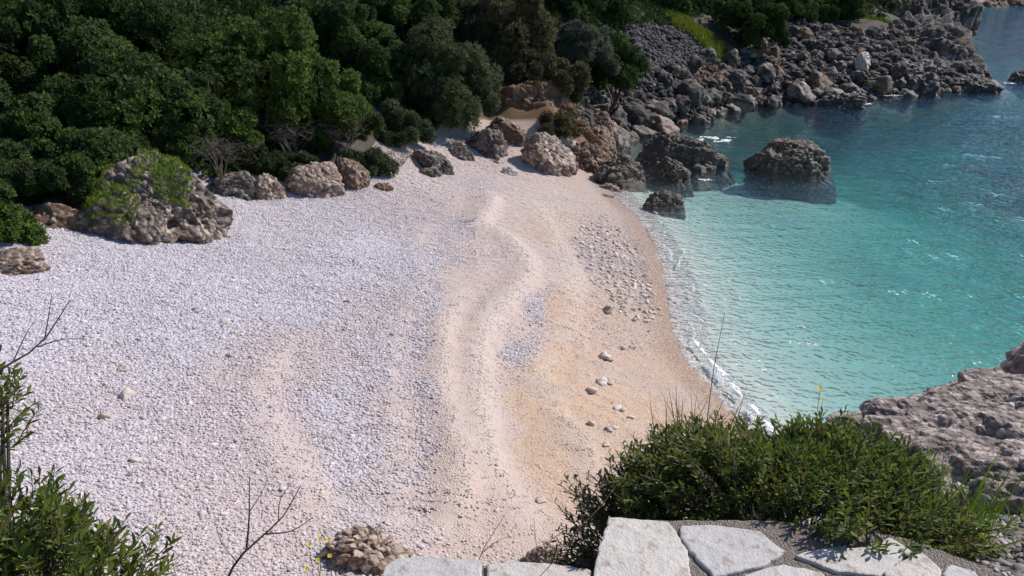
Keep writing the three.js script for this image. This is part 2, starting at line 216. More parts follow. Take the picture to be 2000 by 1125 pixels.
// Colours of stone: [matrix, clast dark, clast pale]
const STONE = {
  grey: [[0.065, 0.055, 0.047], [0.088, 0.077, 0.068], [0.25, 0.23, 0.21]], pale: [[0.18, 0.12, 0.085], [0.23, 0.185, 0.155], [0.50, 0.43, 0.39]], brown: [[0.13, 0.085, 0.058], [0.17, 0.12, 0.09], [0.36, 0.28, 0.22]],
  earth: [[0.13, 0.072, 0.036], [0.165, 0.1, 0.055], [0.27, 0.19, 0.13]],
  conglomerate: [[0.095, 0.072, 0.056], [0.17, 0.14, 0.12], [0.42, 0.37, 0.33]], dark: [[0.05, 0.043, 0.037], [0.062, 0.056, 0.052], [0.16, 0.145, 0.13]], sea: [[0.06, 0.05, 0.038], [0.085, 0.072, 0.055], [0.22, 0.195, 0.165]], rust: [[0.20, 0.085, 0.04], [0.24, 0.12, 0.07], [0.34, 0.24, 0.18]], white: [[0.5, 0.46, 0.43], [0.55, 0.52, 0.5], [0.7, 0.67, 0.64]], ledge: [[0.16, 0.135, 0.12], [0.24, 0.215, 0.20], [0.46, 0.42, 0.40]],  // dark, sea: colour lowered to include the shade of backlit rock
};
// r: radii; cell: size of the pebbles in the stone; knob: how far they stand out; cuts: number of flat faces; form(d): extra shape
function rockGeo({ r, n, seed, tone = 'grey', cell = 0.14, knob = 0.03, cuts = 6, rough = 0.22, form, paleShare = 0.3, lichen = 0, crack = 0.03, skirt = 0.3 }) {
  const { dirs, idx } = ico(n), pos = new Float32Array(dirs.length * 3), col = new Float32Array(dirs.length * 3), uv = new Float32Array(dirs.length * 2), [m0, m1, m2] = STONE[tone], mean = Math.cbrt(r[0] * r[1] * r[2]);
  seedTo(seed); const planes = []; for (let i = 0; i < cuts; i++) { const v = new THREE.Vector3(R(-1, 1), R(-0.4, 1), R(-1, 1)).normalize(); planes.push([v.x, v.y, v.z, R(0.62, 0.85)]); }
  const s = seed * 3.17;
  dirs.forEach(([x, y, z], i) => {
    let k = 1 + rough * 1.5 * fbm(x * 1.3 + s, y * 1.3, z * 1.3 - s, 3) + rough * 0.55 * (0.5 - Math.abs(fbm(x * 3.1 - s, y * 3.1 + s, z * 3.1, 3)) * 2);
    for (const [a, b, c, h] of planes) { const d = (x * a + y * b + z * c) * k; if (d > h) k *= mix(1, h / d, 0.82); }
    { const [b1, b2, bi] = worley(x * 1.7 + s, y * 1.9 + 0.4 * noise(x * 3, z * 3, s), z * 1.7 - s); k *= 1 + rough * 0.75 * (bi - 0.5) * step(0, 0.28, b2 - b1) - rough * 0.22 * (1 - step(0, 0.2, b2 - b1)); }
    if (y < 0 && skirt >= 0) k *= Math.min(1.5, 1 / Math.sqrt(1.0001 - y * y)) * (1 - skirt * y); // spreads below the middle, where it is buried
    if (form) k *= form(x, y, z);
    let X = x * k * r[0], Y = y * k * r[1], Z = z * k * r[2];
    const wobble = 0.5 * noise(X / cell * 0.5, Y / cell * 0.5, Z / cell * 0.5), [f1, f2, id] = worley(X / cell + s + wobble, Y / cell + wobble, Z / cell - s), cl = step(0.02, 0.3, f2 - f1), [g1, g2, id2] = worley(X / cell * 2.3 + s, Y / cell * 2.3, Z / cell * 2.3);
    const big = 0.45 + 0.55 * step(0.35, 0.7, id), stand = knob * (big * cl * (1 - f1 * f1 * 0.7) - 0.35) + knob * 0.45 * step(0.02, 0.4, g2 - g1) * (1 - g1) + knob * 1.1 * fbm(X * 3 / (mean + 0.3) * 2, Y * 6 / (mean + 0.3), Z * 6 / (mean + 0.3), 4);
    const q = 2.1 / (mean + 0.25), rift = Math.pow(1 - Math.min(1, Math.abs(noise(X * q + s, Y * q * 1.5 + 0.7 * wobble, Z * q - s)) * 2.2), 5) + 0.6 * Math.pow(1 - Math.min(1, Math.abs(noise(X * q * 2.7 - s, Y * q * 3.4, Z * q * 2.7 + s)) * 2.4), 5);
    const out = stand - crack * mean * rift + crack * 1.2 * mean * (0.5 - Math.abs(fbm(X * q * 2 + s, Y * q * 3, Z * q * 2, 4)) * 2);
    X += x * out; Y += y * out; Z += z * out;
    const pick = (id * 7.31) % 1, pale = pick < paleShare ? 1 : pick < paleShare * 1.8 ? 0.45 : 0, c0 = mix3(m0, m1, clamp(0.5 + 1.4 * fbm(X * 4 + s, Y * 4, Z * 4, 3))), c1 = mix3(m1, m2, pale);
    let c = mix3(c0.map((q) => q * 0.75), c1, cl * 0.9); const v = 0.85 + 0.3 * id2; c = c.map((q) => q * v);
    if (lichen) c = mix3(c, [0.3, 0.28, 0.25], lichen * step(0.1, 0.3, fbm(X * 2.2 - s, Y * 2.2 + 4, Z * 2.2, 4)));
    pos.set([X, Y, Z], i * 3); col.set(c, i * 3); uv.set([(X + 0.6 * Y) * 1.1, (Z - 0.7 * Y) * 1.1], i * 2);
  });
  return geo(pos, idx, col, uv);
}
const rockMat = new THREE.MeshStandardMaterial({ vertexColors: true, map: rockMap, bumpMap: rockBump, bumpScale: 0.035, roughness: 0.92, color: new THREE.Color(1.4, 1.32, 1.25) });
const wetMat = new THREE.MeshStandardMaterial({ vertexColors: true, map: rockMap, bumpMap: rockBump, bumpScale: 0.035, roughness: 0.62, color: new THREE.Color(1.4, 1.24, 1.1) });
function rock(label, [x, y, z], w, h, d, opt, mat = rockMat, name = 'boulder', category = 'boulder', turn = 0) { // x, y, z: middle of the base
  const g = rockGeo({ r: [w / 2, h * (opt.up ?? 0.7), d / 2], n: opt.n ?? 18, ...opt });
  const o = new THREE.Mesh(g, mat); o.position.set(x, y + h * (opt.lift ?? 0.3), z); o.rotation.y = turn; return top(o, name, label, category);
}
// along the foot of the bank
rock('orange brown earth bank of crumbling soil between boulders and shrubs', [0.8, 0.6, -36.5], 5.2, 2.4, 2.2, { seed: 2, tone: 'earth', cell: 0.26, knob: 0.09, n: 44, cuts: 4, rough: 0.34 }, rockMat, 'earth_bank', 'earth bank');
rock('small tan crumbling rock at the beach edge beside low green plants', [-10.35, 2.3, -16.5], 1.25, 0.42, 0.9, { seed: 3, tone: 'pale', cell: 0.1, n: 20 });
rock('huge conglomerate outcrop with grass on its sloping top, jutting onto the beach', [-9.1, 1.75, -20.6], 4.0, 2.35, 3.3, { seed: 5, tone: 'conglomerate', cell: 0.17, knob: 0.045, crack: 0.022, n: 84, cuts: 6, rough: 0.26, up: 0.74, lift: 0.24, paleShare: 0.3, lichen: 0.2, form: (x, y, z) => (y > 0 ? 1 - 0.28 * clamp(z * 0.9 + 0.45 * x) * y : 1) * (1 + 0.1 * clamp(x)) }, rockMat, 'rock_outcrop', 'rock outcrop');
rock('low brown shoulder of rock beside the huge grassy outcrop', [-10.75, 1.9, -19.3], 2.2, 1.1, 1.4, { seed: 15, tone: 'brown', cell: 0.16, n: 28 }, rockMat, 'rock_outcrop', 'rock outcrop');
rock('low streaked grey rock half buried next to the huge grassy outcrop', [-8.05, 1.75, -24.2], 1.6, 0.78, 1.2, { seed: 7, tone: 'grey', n: 26, lichen: 0.7 });
rock('small pale capped stone against the low streaked grey rock', [-7.15, 1.7, -24.3], 0.8, 0.74, 0.8, { seed: 8, tone: 'pale', n: 18 });
rock('blocky pebbly conglomerate boulder with flat top under the bare grey twigs', [-6, 1.5, -25.2], 1.7, 1.18, 1.5, { seed: 21, tone: 'pale', cell: 0.15, knob: 0.035, n: 36, cuts: 9, rough: 0.18 });
rock('reddish brown crumbly boulder leaning on the blocky pebbly one', [-5.05, 1.4, -26.2], 1.1, 1.2, 1.1, { seed: 22, tone: 'brown', cell: 0.12, n: 26, rough: 0.26 });
rock('small lone brown stone lying out on the pebbles', [-4.07, 1.35, -26.1], 0.62, 0.36, 0.5, { seed: 23, tone: 'brown', n: 14, cell: 0.1 });
rock('rounded dark grey boulder at the foot of the olive shrub', [-2.9, 1.1, -29.7], 1.4, 0.98, 1.2, { seed: 24, tone: 'grey', n: 26, lichen: 0.5 });
rock('flat small grey rock in front of a rounded dark grey boulder', [-2.95, 1.1, -28.9], 0.95, 0.5, 0.7, { seed: 25, tone: 'grey', n: 18, cuts: 7, lichen: 0.3 });
rock('pointed little grey stone beside the flat small rock', [-2.3, 1.05, -29.5], 0.68, 0.6, 0.6, { seed: 26, tone: 'grey', n: 14, cuts: 7 });
rock('grey boulder half hidden beneath hanging olive foliage', [-1.9, 1.0, -31.7], 1.1, 0.85, 1, { seed: 27, tone: 'grey', n: 20 });
rock('tall smooth grey dome shaped boulder at the bank corner', [-1.05, 0.85, -32.9], 1.6, 1.32, 1.3, { seed: 28, tone: 'grey', n: 28, lichen: 0.5, cuts: 3 });
rock('low ledge of rock in front of the tall grey dome boulder', [-0.95, 0.8, -32.2], 1.2, 0.42, 0.6, { seed: 29, tone: 'brown', n: 18 });
rock('knobbly brown boulder below the orange earth bank', [-0.2, 0.9, -34.4], 2.0, 1.3, 1.4, { seed: 30, tone: 'brown', n: 30, cell: 0.18 });
rock('big cubic boulder with pale top and orange side standing on the sand', [1.3, 0.55, -32.9], 2.15, 1.72, 1.9, { seed: 33, tone: 'pale', cell: 0.2, knob: 0.035, n: 44, cuts: 10, rough: 0.2, up: 0.6 });
rock('single white angular stone on the sand near the cubic boulder', [-0.1, 0.72, -31.2], 0.55, 0.36, 0.45, { seed: 34, tone: 'white', n: 10, knob: 0.015 });
rock('upright brown boulder behind the cubic boulder at the bank foot', [2.95, 0.85, -38.0], 1.6, 1.2, 1.3, { seed: 35, tone: 'grey', n: 24 });
rock('smooth tan boulder beside a tilted slab of stone', [3.95, 0.75, -39.1], 1.35, 1.0, 1.1, { seed: 36, tone: 'brown', n: 22, cuts: 4 });
rock('tilted pale slab of stone leaning towards the water', [4.75, 0.35, -40.5], 1.0, 0.85, 0.5, { seed: 37, tone: 'pale', n: 16, cuts: 8 }, rockMat, 'boulder', 'boulder', 0.6);
rock('rounded olive brown boulder on the little inlet behind the sand', [3.75, 0.1, -37.6], 1.65, 1.25, 1.4, { seed: 38, tone: 'brown', n: 28, cuts: 2, rough: 0.16 });
rock('heap like cracked brown rock between the cubic boulder and the water', [2.95, 0.25, -34.4], 1.75, 1.1, 1.2, { seed: 39, tone: 'brown', n: 28, cell: 0.3, knob: 0.1 });
// standing in the water
rock('dark rock with white flecks on top where sand meets water', [4.2, -0.1, -33.2], 1.95, 1.25, 1.5, { seed: 41, tone: 'sea', n: 34, cell: 0.15, rough: 0.26, paleShare: 0.12 }, wetMat);
rock('largest dark sea boulder with a peaked hump trailing off in a long tail', [7.2, -0.45, -36.4], 4.2, 1.7, 2.2, { seed: 42, tone: 'sea', n: 60, cell: 0.15, knob: 0.032, cuts: 5, rough: 0.24, up: 0.68, lift: 0.36, paleShare: 0.12, form: (x, y) => 1 + (y > 0 ? 0.28 * y * clamp(0.4 - x * 1.4, -1, 0.8) - 0.12 * clamp(x) * y : 0) }, wetMat);
rock('medium dark rock in the shallows in front of the peaked sea boulder', [6.6, -0.3, -34.0], 1.65, 1.05, 1.3, { seed: 43, tone: 'sea', n: 34, cell: 0.14, rough: 0.28, paleShare: 0.1 }, wetMat);
rock('small pyramid shaped rock alone in the clear shallows', [5.45, -0.25, -29.8], 1.35, 0.66, 1.0, { seed: 44, tone: 'sea', n: 32, cell: 0.13, rough: 0.26, paleShare: 0.16 }, wetMat);
rock('broad flat topped dark boulder standing out in turquoise water', [11.7, -0.55, -35.6], 3.4, 1.6, 2.4, { seed: 45, tone: 'sea', n: 62, cell: 0.15, knob: 0.03, cuts: 4, rough: 0.22, up: 0.72, lift: 0.3, paleShare: 0.2, form: (x, y) => 1 + 0.12 * clamp(-x - 0.5) }, wetMat);
rock('cap of reddish rubble on the broad flat topped sea boulder', [11.4, 0.82, -35.8], 1.3, 0.42, 0.9, { seed: 46, tone: 'brown', n: 24, cell: 0.14, knob: 0.06 }, rockMat, 'rubble', 'rubble');
rock('low flat stone awash at the edge of the swash', [3.45, -0.06, -30.6], 0.7, 0.2, 0.45, { seed: 47, tone: 'sea', n: 12 }, wetMat);
rock('flat rock barely showing on the sand between two sea boulders', [3.7, -0.02, -32.0], 0.8, 0.24, 0.5, { seed: 48, tone: 'pale', n: 12 });
// the rocky point
rock('long low dark slab at the tip of the rocky point', [31.2, -0.4, -58.8], 3.9, 1.35, 2.4, { seed: 51, tone: 'dark', n: 30, cell: 0.4, knob: 0.1, rough: 0.3 }, wetMat);
rock('big blunt dark boulder at the sea side of the point', [26.8, -0.5, -58.3], 3.7, 2.5, 2.8, { seed: 52, tone: 'dark', n: 34, cell: 0.4, knob: 0.1, cuts: 4, lichen: 0.4 }, wetMat);
rock('long sloping grey slab in the middle of the rocky point', [25, 0.4, -62.3], 4.9, 2.2, 3, { seed: 53, tone: 'grey', n: 34, cell: 0.4, knob: 0.1, lichen: 0.5, cuts: 7 });
rock('craggy grey massif that crowns the rocky point', [30.4, 0.1, -67], 8.2, 4.6, 5.6, { seed: 54, tone: 'grey', n: 46, cell: 0.55, knob: 0.16, rough: 0.34, lichen: 0.4, cuts: 8 }, rockMat, 'rock_outcrop', 'rock outcrop');
rock('ridge of dark rock running from the massif down to the sea', [29.6, -0.3, -61.4], 5.2, 2.1, 2.6, { seed: 55, tone: 'dark', n: 36, cell: 0.5, knob: 0.14, rough: 0.32, lichen: 0.25 }, wetMat, 'rock_outcrop', 'rock outcrop');
rock('steep dark headland crag falling into open water beyond the point', [46, -1, -98], 8.5, 7.4, 10, { seed: 56, tone: 'grey', n: 40, cell: 0.9, knob: 0.25, rough: 0.3, cuts: 7 }, rockMat, 'headland_crag', 'crag');
rock('second dark crag joining the headland to the point', [37.2, -0.8, -83], 9, 6.6, 13, { seed: 57, tone: 'grey', n: 40, cell: 0.8, knob: 0.25, rough: 0.34, cuts: 6 }, rockMat, 'headland_crag', 'crag');
rock('low black rock awash below the rocky shore', [20, -0.25, -52.4], 2.8, 0.95, 1.7, { seed: 58, tone: 'dark', n: 26, cell: 0.3, knob: 0.09, rough: 0.3 }, wetMat);
rock('brightest white stone perched on the rocky point', [23.4, 1.9, -58.6], 0.9, 0.7, 0.8, { seed: 59, tone: 'white', n: 12, cuts: 7, knob: 0.03 });
rock('small white stone lower down beside the brightest one', [21.8, 1.5, -58.4], 0.75, 0.5, 0.6, { seed: 60, tone: 'white', n: 10, knob: 0.02 });
rock('rusty orange boulder under the dark shrub', [21.6, 2.0, -61.6], 1.6, 1.2, 1.3, { seed: 61, tone: 'rust', n: 16, cuts: 4 });
rock('black rock alone in the open water off the point', [37.6, -0.3, -64], 2.0, 0.95, 1.4, { seed: 62, tone: 'dark', n: 20, cell: 0.3, knob: 0.08 }, wetMat);
rock('low black nub of rock at the waterline beneath the headland', [45.4, -0.5, -90], 2.6, 1.3, 2, { seed: 63, tone: 'dark', n: 18, cell: 0.3, knob: 0.08 }, wetMat);
rock('dark triangular boulder standing among paler cobbles', [13.6, 0.6, -52.9], 1.3, 1.3, 1.1, { seed: 64, tone: 'dark', n: 18, cuts: 7 });
// seen from above, at the foot of the path
rock('knobbly pale and dark conglomerate lump in the pebbles below the path', [-1.77, 1.6, -8.3], 0.82, 0.42, 0.62, { seed: 71, tone: 'pale', cell: 0.12, knob: 0.025, n: 44, rough: 0.3, cuts: 5, paleShare: 0.5 });
rock('dark pebbly lump of rock in the shadow of the ledge', [0.42, 1.25, -8.5], 0.6, 0.36, 0.5, { seed: 72, tone: 'pale', cell: 0.06, knob: 0.025, n: 34 });

// countable boulders of the rocky shore, from a few shapes
{
  const shapes = []; for (let i = 0; i < 12; i++) shapes.push(rockGeo({ r: [0.5, 0.4, 0.45], n: 8, skirt: -1, seed: 100 + i, tone: ['dark', 'grey', 'dark', 'dark', 'brown', 'dark'][i % 6], cell: 0.3, knob: 0.03, cuts: 9, rough: 0.34, lichen: i % 3 ? 0.3 : 0.6 }));  // mostly the dark tone: backlit shade put into the boulder colour
  seedTo(9); const put = [];
  const big = [[17.8, -53.9, 2.0], [16, -55.4, 1.9], [10, -48.4, 2.1], [7.7, -46.1, 1.8], [24, -56.8, 1.9], [8.3, -46.9, 1.5], [13.4, -51.4, 1.9], [5.2, -42.6, 1.7], [6.4, -44.3, 1.9], [21.6, -55.4, 1.7], [19.4, -55.2, 1.8], [11.6, -50.8, 1.6], [22.9, -57.6, 1.5], [28.4, -60.3, 1.6], [6.0, -46.2, 1.6], [9.2, -47.4, 1.3]];
  for (const b of big) put.push(b);
  for (let t = 0; t < 60000 && put.length < 285; t++) {
    const x = R(4, 33), z = R(-70, -38), y = rbf(x, z); if (y < -0.35 || y > 3.4) continue;
    if (x < 15 && y > 2.6) continue; if (x > 26 && z < -63) { if (rnd() < 0.7) continue; }
    const s = y < 0.9 ? R(0.6, 2.0) : R(0.45, 1.5); if (y > 1.6 && rnd() < 0.85) continue;
    if (put.some(([a, b, c]) => Math.hypot(a - x, b - z) < (c + s) * 0.34)) continue; put.push([x, z, s]);
  }
  put.forEach(([x, z, s], i) => {
    const wet = H(x, z) < 0.25, o = new THREE.Mesh(shapes[i % 12], wet ? wetMat : rockMat), f = R(0.8, 1.2);
    o.position.set(x, Math.max(H(x, z), -0.3) + s * 0.18, z); o.rotation.set(R(-0.3, 0.3), R(0, 6.28), R(-0.3, 0.3)); o.scale.set(s * f, s * R(0.8, 1.15), s / f);
    const tone = ['blackish', 'grey', 'blackish', 'blackish', 'brown', 'blackish'][i % 6], size = s > 1.45 ? 'large' : s > 0.9 ? 'middling' : 'small', at = wet ? 'wet at the waterline of the far rocky shore' : H(x, z) > 1.6 ? 'high on the rubble below the shrubs' : x > 22 ? 'tumbled on the rocky point' : 'tumbled between scree slope and sea';
    top(o, 'shore_boulder', `${size} ${tone}${i % 3 ? '' : ' lichen patched'} boulder ${at}`, 'boulder', 'boulders of the rocky far shore');
  });
}
// ---------------------------------------------------------------- loose stones: scree, pebbles, cobbles
const M4 = new THREE.Matrix4(), Q = new THREE.Quaternion(), V = new THREE.Vector3(), S3 = new THREE.Vector3(), E3 = new THREE.Euler(), C = new THREE.Color();
function stones(name, label, category, list, shape, mat, parent) { // list: [x, y, z, sx, sy, sz, r, g, b]
  const im = new THREE.InstancedMesh(shape, mat, list.length);
  list.forEach((p, i) => { Q.setFromEuler(E3.set(R(-0.35, 0.35), R(0, 6.28), R(-0.35, 0.35))); im.setMatrixAt(i, M4.compose(V.set(p[0], p[1], p[2]), Q, S3.set(p[3], p[4], p[5]))); im.setColorAt(i, C.setRGB(p[6], p[7], p[8])); });
  return top(im, name, label, category, null, 'stuff');
}
const pebbleShape = (seed, n = 2, rough = 0.16) => { const { dirs, idx } = ico(n); seedTo(seed); const cut = [0, 1, 2].map(() => { const v = new THREE.Vector3(R(-1, 1), R(-1, 1), R(-1, 1)).normalize(); return [v.x, v.y, v.z, R(0.7, 0.9)]; }); const pos = dirs.flatMap(([x, y, z]) => { let k = 1 + rough * 2 * noise(x * 1.4 + seed, y * 1.4, z * 1.4); for (const [a, b, c, h] of cut) { const d = (x * a + y * b + z * c) * k; if (d > h) k *= h / d; } return [x * k, y * k, z * k]; }); return geo(pos, idx); };
const stoneMat = new THREE.MeshStandardMaterial({ roughness: 0.9 });
{
  seedTo(31); const sc = [];
  for (let t = 0; t < 120000 && sc.length < 20000; t++) {
    const x = R(3.5, 32), z = R(-66, -40), y0 = rbf(x, z); if (y0 < -0.2 || y0 > 5.4) continue;
    const onScree = Math.exp(-((x - 9.5) ** 2 / 14 + (z + 52.5) ** 2 / 14)); if (y0 > 2.4 && x < 17 && rnd() > onScree * 1.6) continue;
    const s = onScree > 0.3 && y0 > 1.4 ? mix(0.04, 0.24, rnd() * rnd()) : mix(0.05, 0.3, rnd() * rnd()), v = R(0.05, 0.15) * (rnd() < 0.06 ? 2 : 1) * 0.48, w = R(-0.02, 0.2) + (Math.exp(-((x - 12.5) ** 2 / 6 + (z + 52) ** 2 / 2)) > 0.4 ? 0.3 : 0);
    sc.push([x, H(x, z) + s * 0.2, z, s, s * R(0.55, 0.9), s * R(0.7, 1.1), v * (1 + w), v * 0.98, v * (1 - w * 0.6)]);
  }
  stones('scree', 'loose dark grey scree and rubble filling the rocky far slope', 'scree', sc, pebbleShape(4, 2, 0.25), stoneMat);

  const inside = (poly, x, z) => { let c = false; for (let i = 0, j = poly.length - 1; i < poly.length; j = i++) { const [a, b] = poly[i], [d, e] = poly[j]; if ((b > z) !== (e > z) && x < ((d - a) * (z - b)) / (e - b) + a) c = !c; } return c; };
  const PATCH = [[2.12, -25.04], [3.16, -26.62], [3.54, -24.35], [3.67, -21.61], [3.62, -19.55], [3.23, -18.28], [2.71, -18.52], [2.28, -19.02], [2.17, -20.55], [1.99, -22.48]];
  seedTo(41); const sets = [[], [], []], fine = [];
  const N = 1150000;
  for (let t = 0; t < N; t++) {
    const x = R(-11.6, 5.3), z = R(-34.6, -6.8); if (x > shoreX(z) + 1.0) continue;
    if (z > -9.5 && x > 1.6) continue; if (x < -4.8 && z < -25.7) continue;
    const [co0, ta] = zone(x, z), co = co0 * (1 - 0.9 * step(-0.7, -0.1, x - shoreX(z))), cr = ridge(x, z)[1], k = co * (1 - 0.55 * cr), roll = rnd();
    const coarse = roll < clamp((k - 0.12) * 0.85 + 0.25 * noise(x * 0.8, z * 0.8, 3) * k), tiny = !coarse && roll > 0.72;
    if (!coarse && !tiny) continue;
    const y = H(x, z); if (y > 2.75 || y < -0.4) continue;
    const s = coarse ? mix(0.012, 0.029, Math.pow(rnd(), 1.8)) * (0.75 + 0.35 * k) * (rnd() < 0.012 ? 1.8 : 1) : R(0.009, 0.019);
    const g = (coarse ? R(0.41, 0.65) : R(0.48, 0.72)) * (rnd() < 0.05 ? 0.6 : 1), wet = step(-0.9, -0.3, x - shoreX(z)), tn = clamp(ta * 1.1 + R(-0.15, 0.15)), c = mix3([g * 1.0, g * 0.925, g * 0.975], [g * 1.0, g * 0.80, g * 0.60], tn).map((q) => q * (1 - 0.4 * wet));
    (coarse ? sets[(roll * 1e4 | 0) % 3] : fine).push([x, y + s * (coarse ? 0.25 : -0.1), z, s * R(0.9, 1.35), s * R(0.55, 0.85), s, ...c]);
  }
  ['white', 'pale grey', 'cream'].forEach((n, i) => stones('beach_pebbles', `${n} rounded pebbles thickly covering the upper beach`, 'pebbles', sets[i], pebbleShape(11 + i, 2), stoneMat));
  stones('beach_grit', 'fine tan and white grit scattered over the beach ridges', 'grit', fine, pebbleShape(17, 1), stoneMat);
  // cobbles one can pick out at the water's edge
  const shapes = [51, 52, 53, 54, 55].map((s) => pebbleShape(s, 3, 0.3)), tones = [[0.56, 0.47, 0.41], [0.50, 0.42, 0.35], [0.60, 0.52, 0.47], [0.42, 0.35, 0.29]].map(([a, b, c]) => new THREE.MeshStandardMaterial({ color: new THREE.Color(a, b, c), roughness: 0.75 }));
  seedTo(61); const got = [];
  for (let t = 0; t < 20000 && got.length < 285; t++) { const x = R(1.8, 3.8), z = R(-27, -17.6); if (!inside(PATCH, x + R(-0.25, 0.25), z + R(-0.6, 0.6))) continue; const s = R(0.03, 0.065); if (got.some(([a, b, c]) => Math.hypot(a - x, b - z) < (c + s) * 1.05)) continue; got.push([x, z, s]); }
  const cobble = ([x, z, s], i, label, group) => { const o = new THREE.Mesh(shapes[i % 5], tones[(i * 7) % 4]); o.position.set(x, H(x, z) + s * 0.3, z); o.rotation.set(R(-0.3, 0.3), R(0, 6.28), R(-0.3, 0.3)); o.scale.set(s * R(1, 1.35), s * R(0.6, 0.85), s); top(o, 'cobble', label, 'cobble', group); };
  got.forEach((g, i) => cobble(g, i, 'pale rounded cobble in the dense patch at the edge of the water', 'cobbles in the patch by the water'));
  [[1.88, -15.73, 0.11], [2.0, -15.7, 0.07], [1.7, -14.5, 0.1], [1.85, -14.64, 0.08], [1.48, -14.02, 0.1], [2.24, -18.45, 0.13], [1.88, -13.45, 0.07], [1.95, -13.43, 0.06], [1.34, -12.61, 0.06], [1.63, -12.47, 0.06], [1.73, -12.6, 0.05], [0.4, -10.09, 0.06], [2.34, -16.51, 0.07], [2.6, -16.7, 0.06], [2.1, -13.2, 0.05], [1.5, -11.9, 0.05]].forEach((g, i) => cobble(g, i, 'lone pale stone lying on the smooth tan grit', 'lone stones on the tan grit'));
  [[-5.96, -11.66, 0.09], [-5.97, -10.99, 0.07], [-6.04, -15.1, 0.08], [-5.39, -14.71, 0.07], [-6.37, -12.54, 0.08], [-4.9, -13.4, 0.06], [-7.3, -13.6, 0.07], [-3.4, -16.4, 0.06], [-5.1, -9.9, 0.06]].forEach((g, i) => cobble(g, i, 'larger white stone standing out among the small white pebbles', 'larger stones on the upper beach'));
  // foam
  seedTo(71); const foam = [];
  const spot = (x, z, a, b, n, big) => { for (let i = 0; i < n; i++) { const r = Math.sqrt(rnd()), t = R(0, 6.28), X = x + a * r * Math.cos(t) + 0.3 * a * noise(i * 0.1, z), Z = z + b * r * Math.sin(t), q = noise(X * 2.2, Z * 2.2, 7) + 0.5 * noise(X * 6, Z * 6, 2); if (q < 0.08) continue; const s = R(0.008, big); foam.push([X, 0.035 + R(0, 0.02), Z, s * R(1, 2.2), s * 0.18, s * R(1, 1.6), 0.85, 0.87, 0.88]); } };
  for (let k = 0; k < 13000; k++) { const z = R(-18.2, -13.4), e = (rnd() + rnd() + rnd() - 1.5), x = shoreX(z) + 0.36 + 0.12 * noise(z * 0.6, 1.3) + 0.04 + e * 0.13 * (1 + 0.5 * noise(z * 2.5, 4)); if (noise(x * 5, z * 3, 8) + 0.6 * noise(x * 14, z * 11, 3) < -0.12 + 0.6 * step(-16.6, -18.2, z) || rnd() < 0.2) continue; const s = R(0.004, 0.012); foam.push([x, 0.07 - Math.abs(e) * 0.05, z, s * R(1, 2.4), s * 0.25, s * R(1, 1.8), 0.85, 0.87, 0.88]); }
  for (let k = 0; k < 6000; k++) { const z = R(-30, -17.5), x = shoreX(z) + 0.3 + 0.25 * noise(z * 0.7, 2.1) + (rnd() < 0.5 ? 0.35 + 0.15 * noise(z * 1.1, 5) : 0) + R(-0.035, 0.035); if (noise(x * 4, z * 1.6, 18) + 0.6 * noise(x * 13, z * 10, 3) < 0.3) continue; const s = R(0.003, 0.008); foam.push([x, 0.03 + R(0, 0.01), z, s * R(1, 2.4), s * 0.25, s * R(1, 2.2), 0.85, 0.87, 0.88]); }
  spot(10, -41.6, 1.3, 0.6, 1500, 0.06); spot(9.2, -41.2, 0.7, 0.4, 500, 0.05); spot(4.9, -14.4, 0.35, 0.3, 160, 0.02); spot(5.5, -13.8, 0.4, 0.3, 80, 0.018); spot(21.6, -52.6, 0.5, 0.3, 160, 0.06); spot(7.8, -33.4, 0.3, 0.25, 120, 0.03); spot(24.5, -56.2, 0.8, 0.2, 160, 0.06); spot(35, -62, 0.9, 0.4, 200, 0.07);
  for (let i = 0; i < 30; i++) spot(R(4.8, 7), R(-24, -15), 0.2, 0.16, 14, 0.02);
  stones('sea_foam', 'thin white foam where wavelets break on the shore', 'foam', foam, pebbleShape(90, 1), new THREE.MeshStandardMaterial({ roughness: 0.6 }));
}
// ---------------------------------------------------------------- vegetation of the bank
function leafGeo(count, len, wid, spread, seed, fold = 0.25) { // a tuft of leaves round one tip: rhombic blades folded along the rib
  seedTo(seed); const pos = [], idx = [], nrm = new THREE.Vector3(), d = new THREE.Vector3(), s = new THREE.Vector3();
  for (let i = 0; i < count; i++) {
    const a = i * 2.4 + R(-0.4, 0.4), el = R(-0.25, 1.0); d.set(Math.cos(a) * Math.cos(el), Math.sin(el), Math.sin(a) * Math.cos(el)); s.set(-Math.sin(a), R(-0.3, 0.3), Math.cos(a)).normalize(); nrm.crossVectors(d, s);
    const L = len * R(0.7, 1.15), w = wid * R(0.8, 1.2), o = [d.x * spread * R(0, 1), d.y * spread * R(0, 1) + R(-0.5, 0.3) * spread, d.z * spread * R(0, 1)], b = pos.length / 3, P = (t, u, f) => pos.push(o[0] + d.x * L * t + s.x * u + nrm.x * f, o[1] + d.y * L * t + s.y * u + nrm.y * f, o[2] + d.z * L * t + s.z * u + nrm.z * f);
    P(0, 0, 0); P(0.5, w, fold * w); P(1, 0, -0.15 * L); P(0.5, -w, fold * w); idx.push(b, b + 1, b + 2, b, b + 2, b + 3);
  }
  return geo(pos, idx);
}
const leafMat = (r, g, b, rough = 0.95) => new THREE.MeshPhysicalMaterial({ color: new THREE.Color(r, g, b), roughness: rough, transmission: 0.28, thickness: 0, ior: 1.4, specularIntensity: 0.45 });
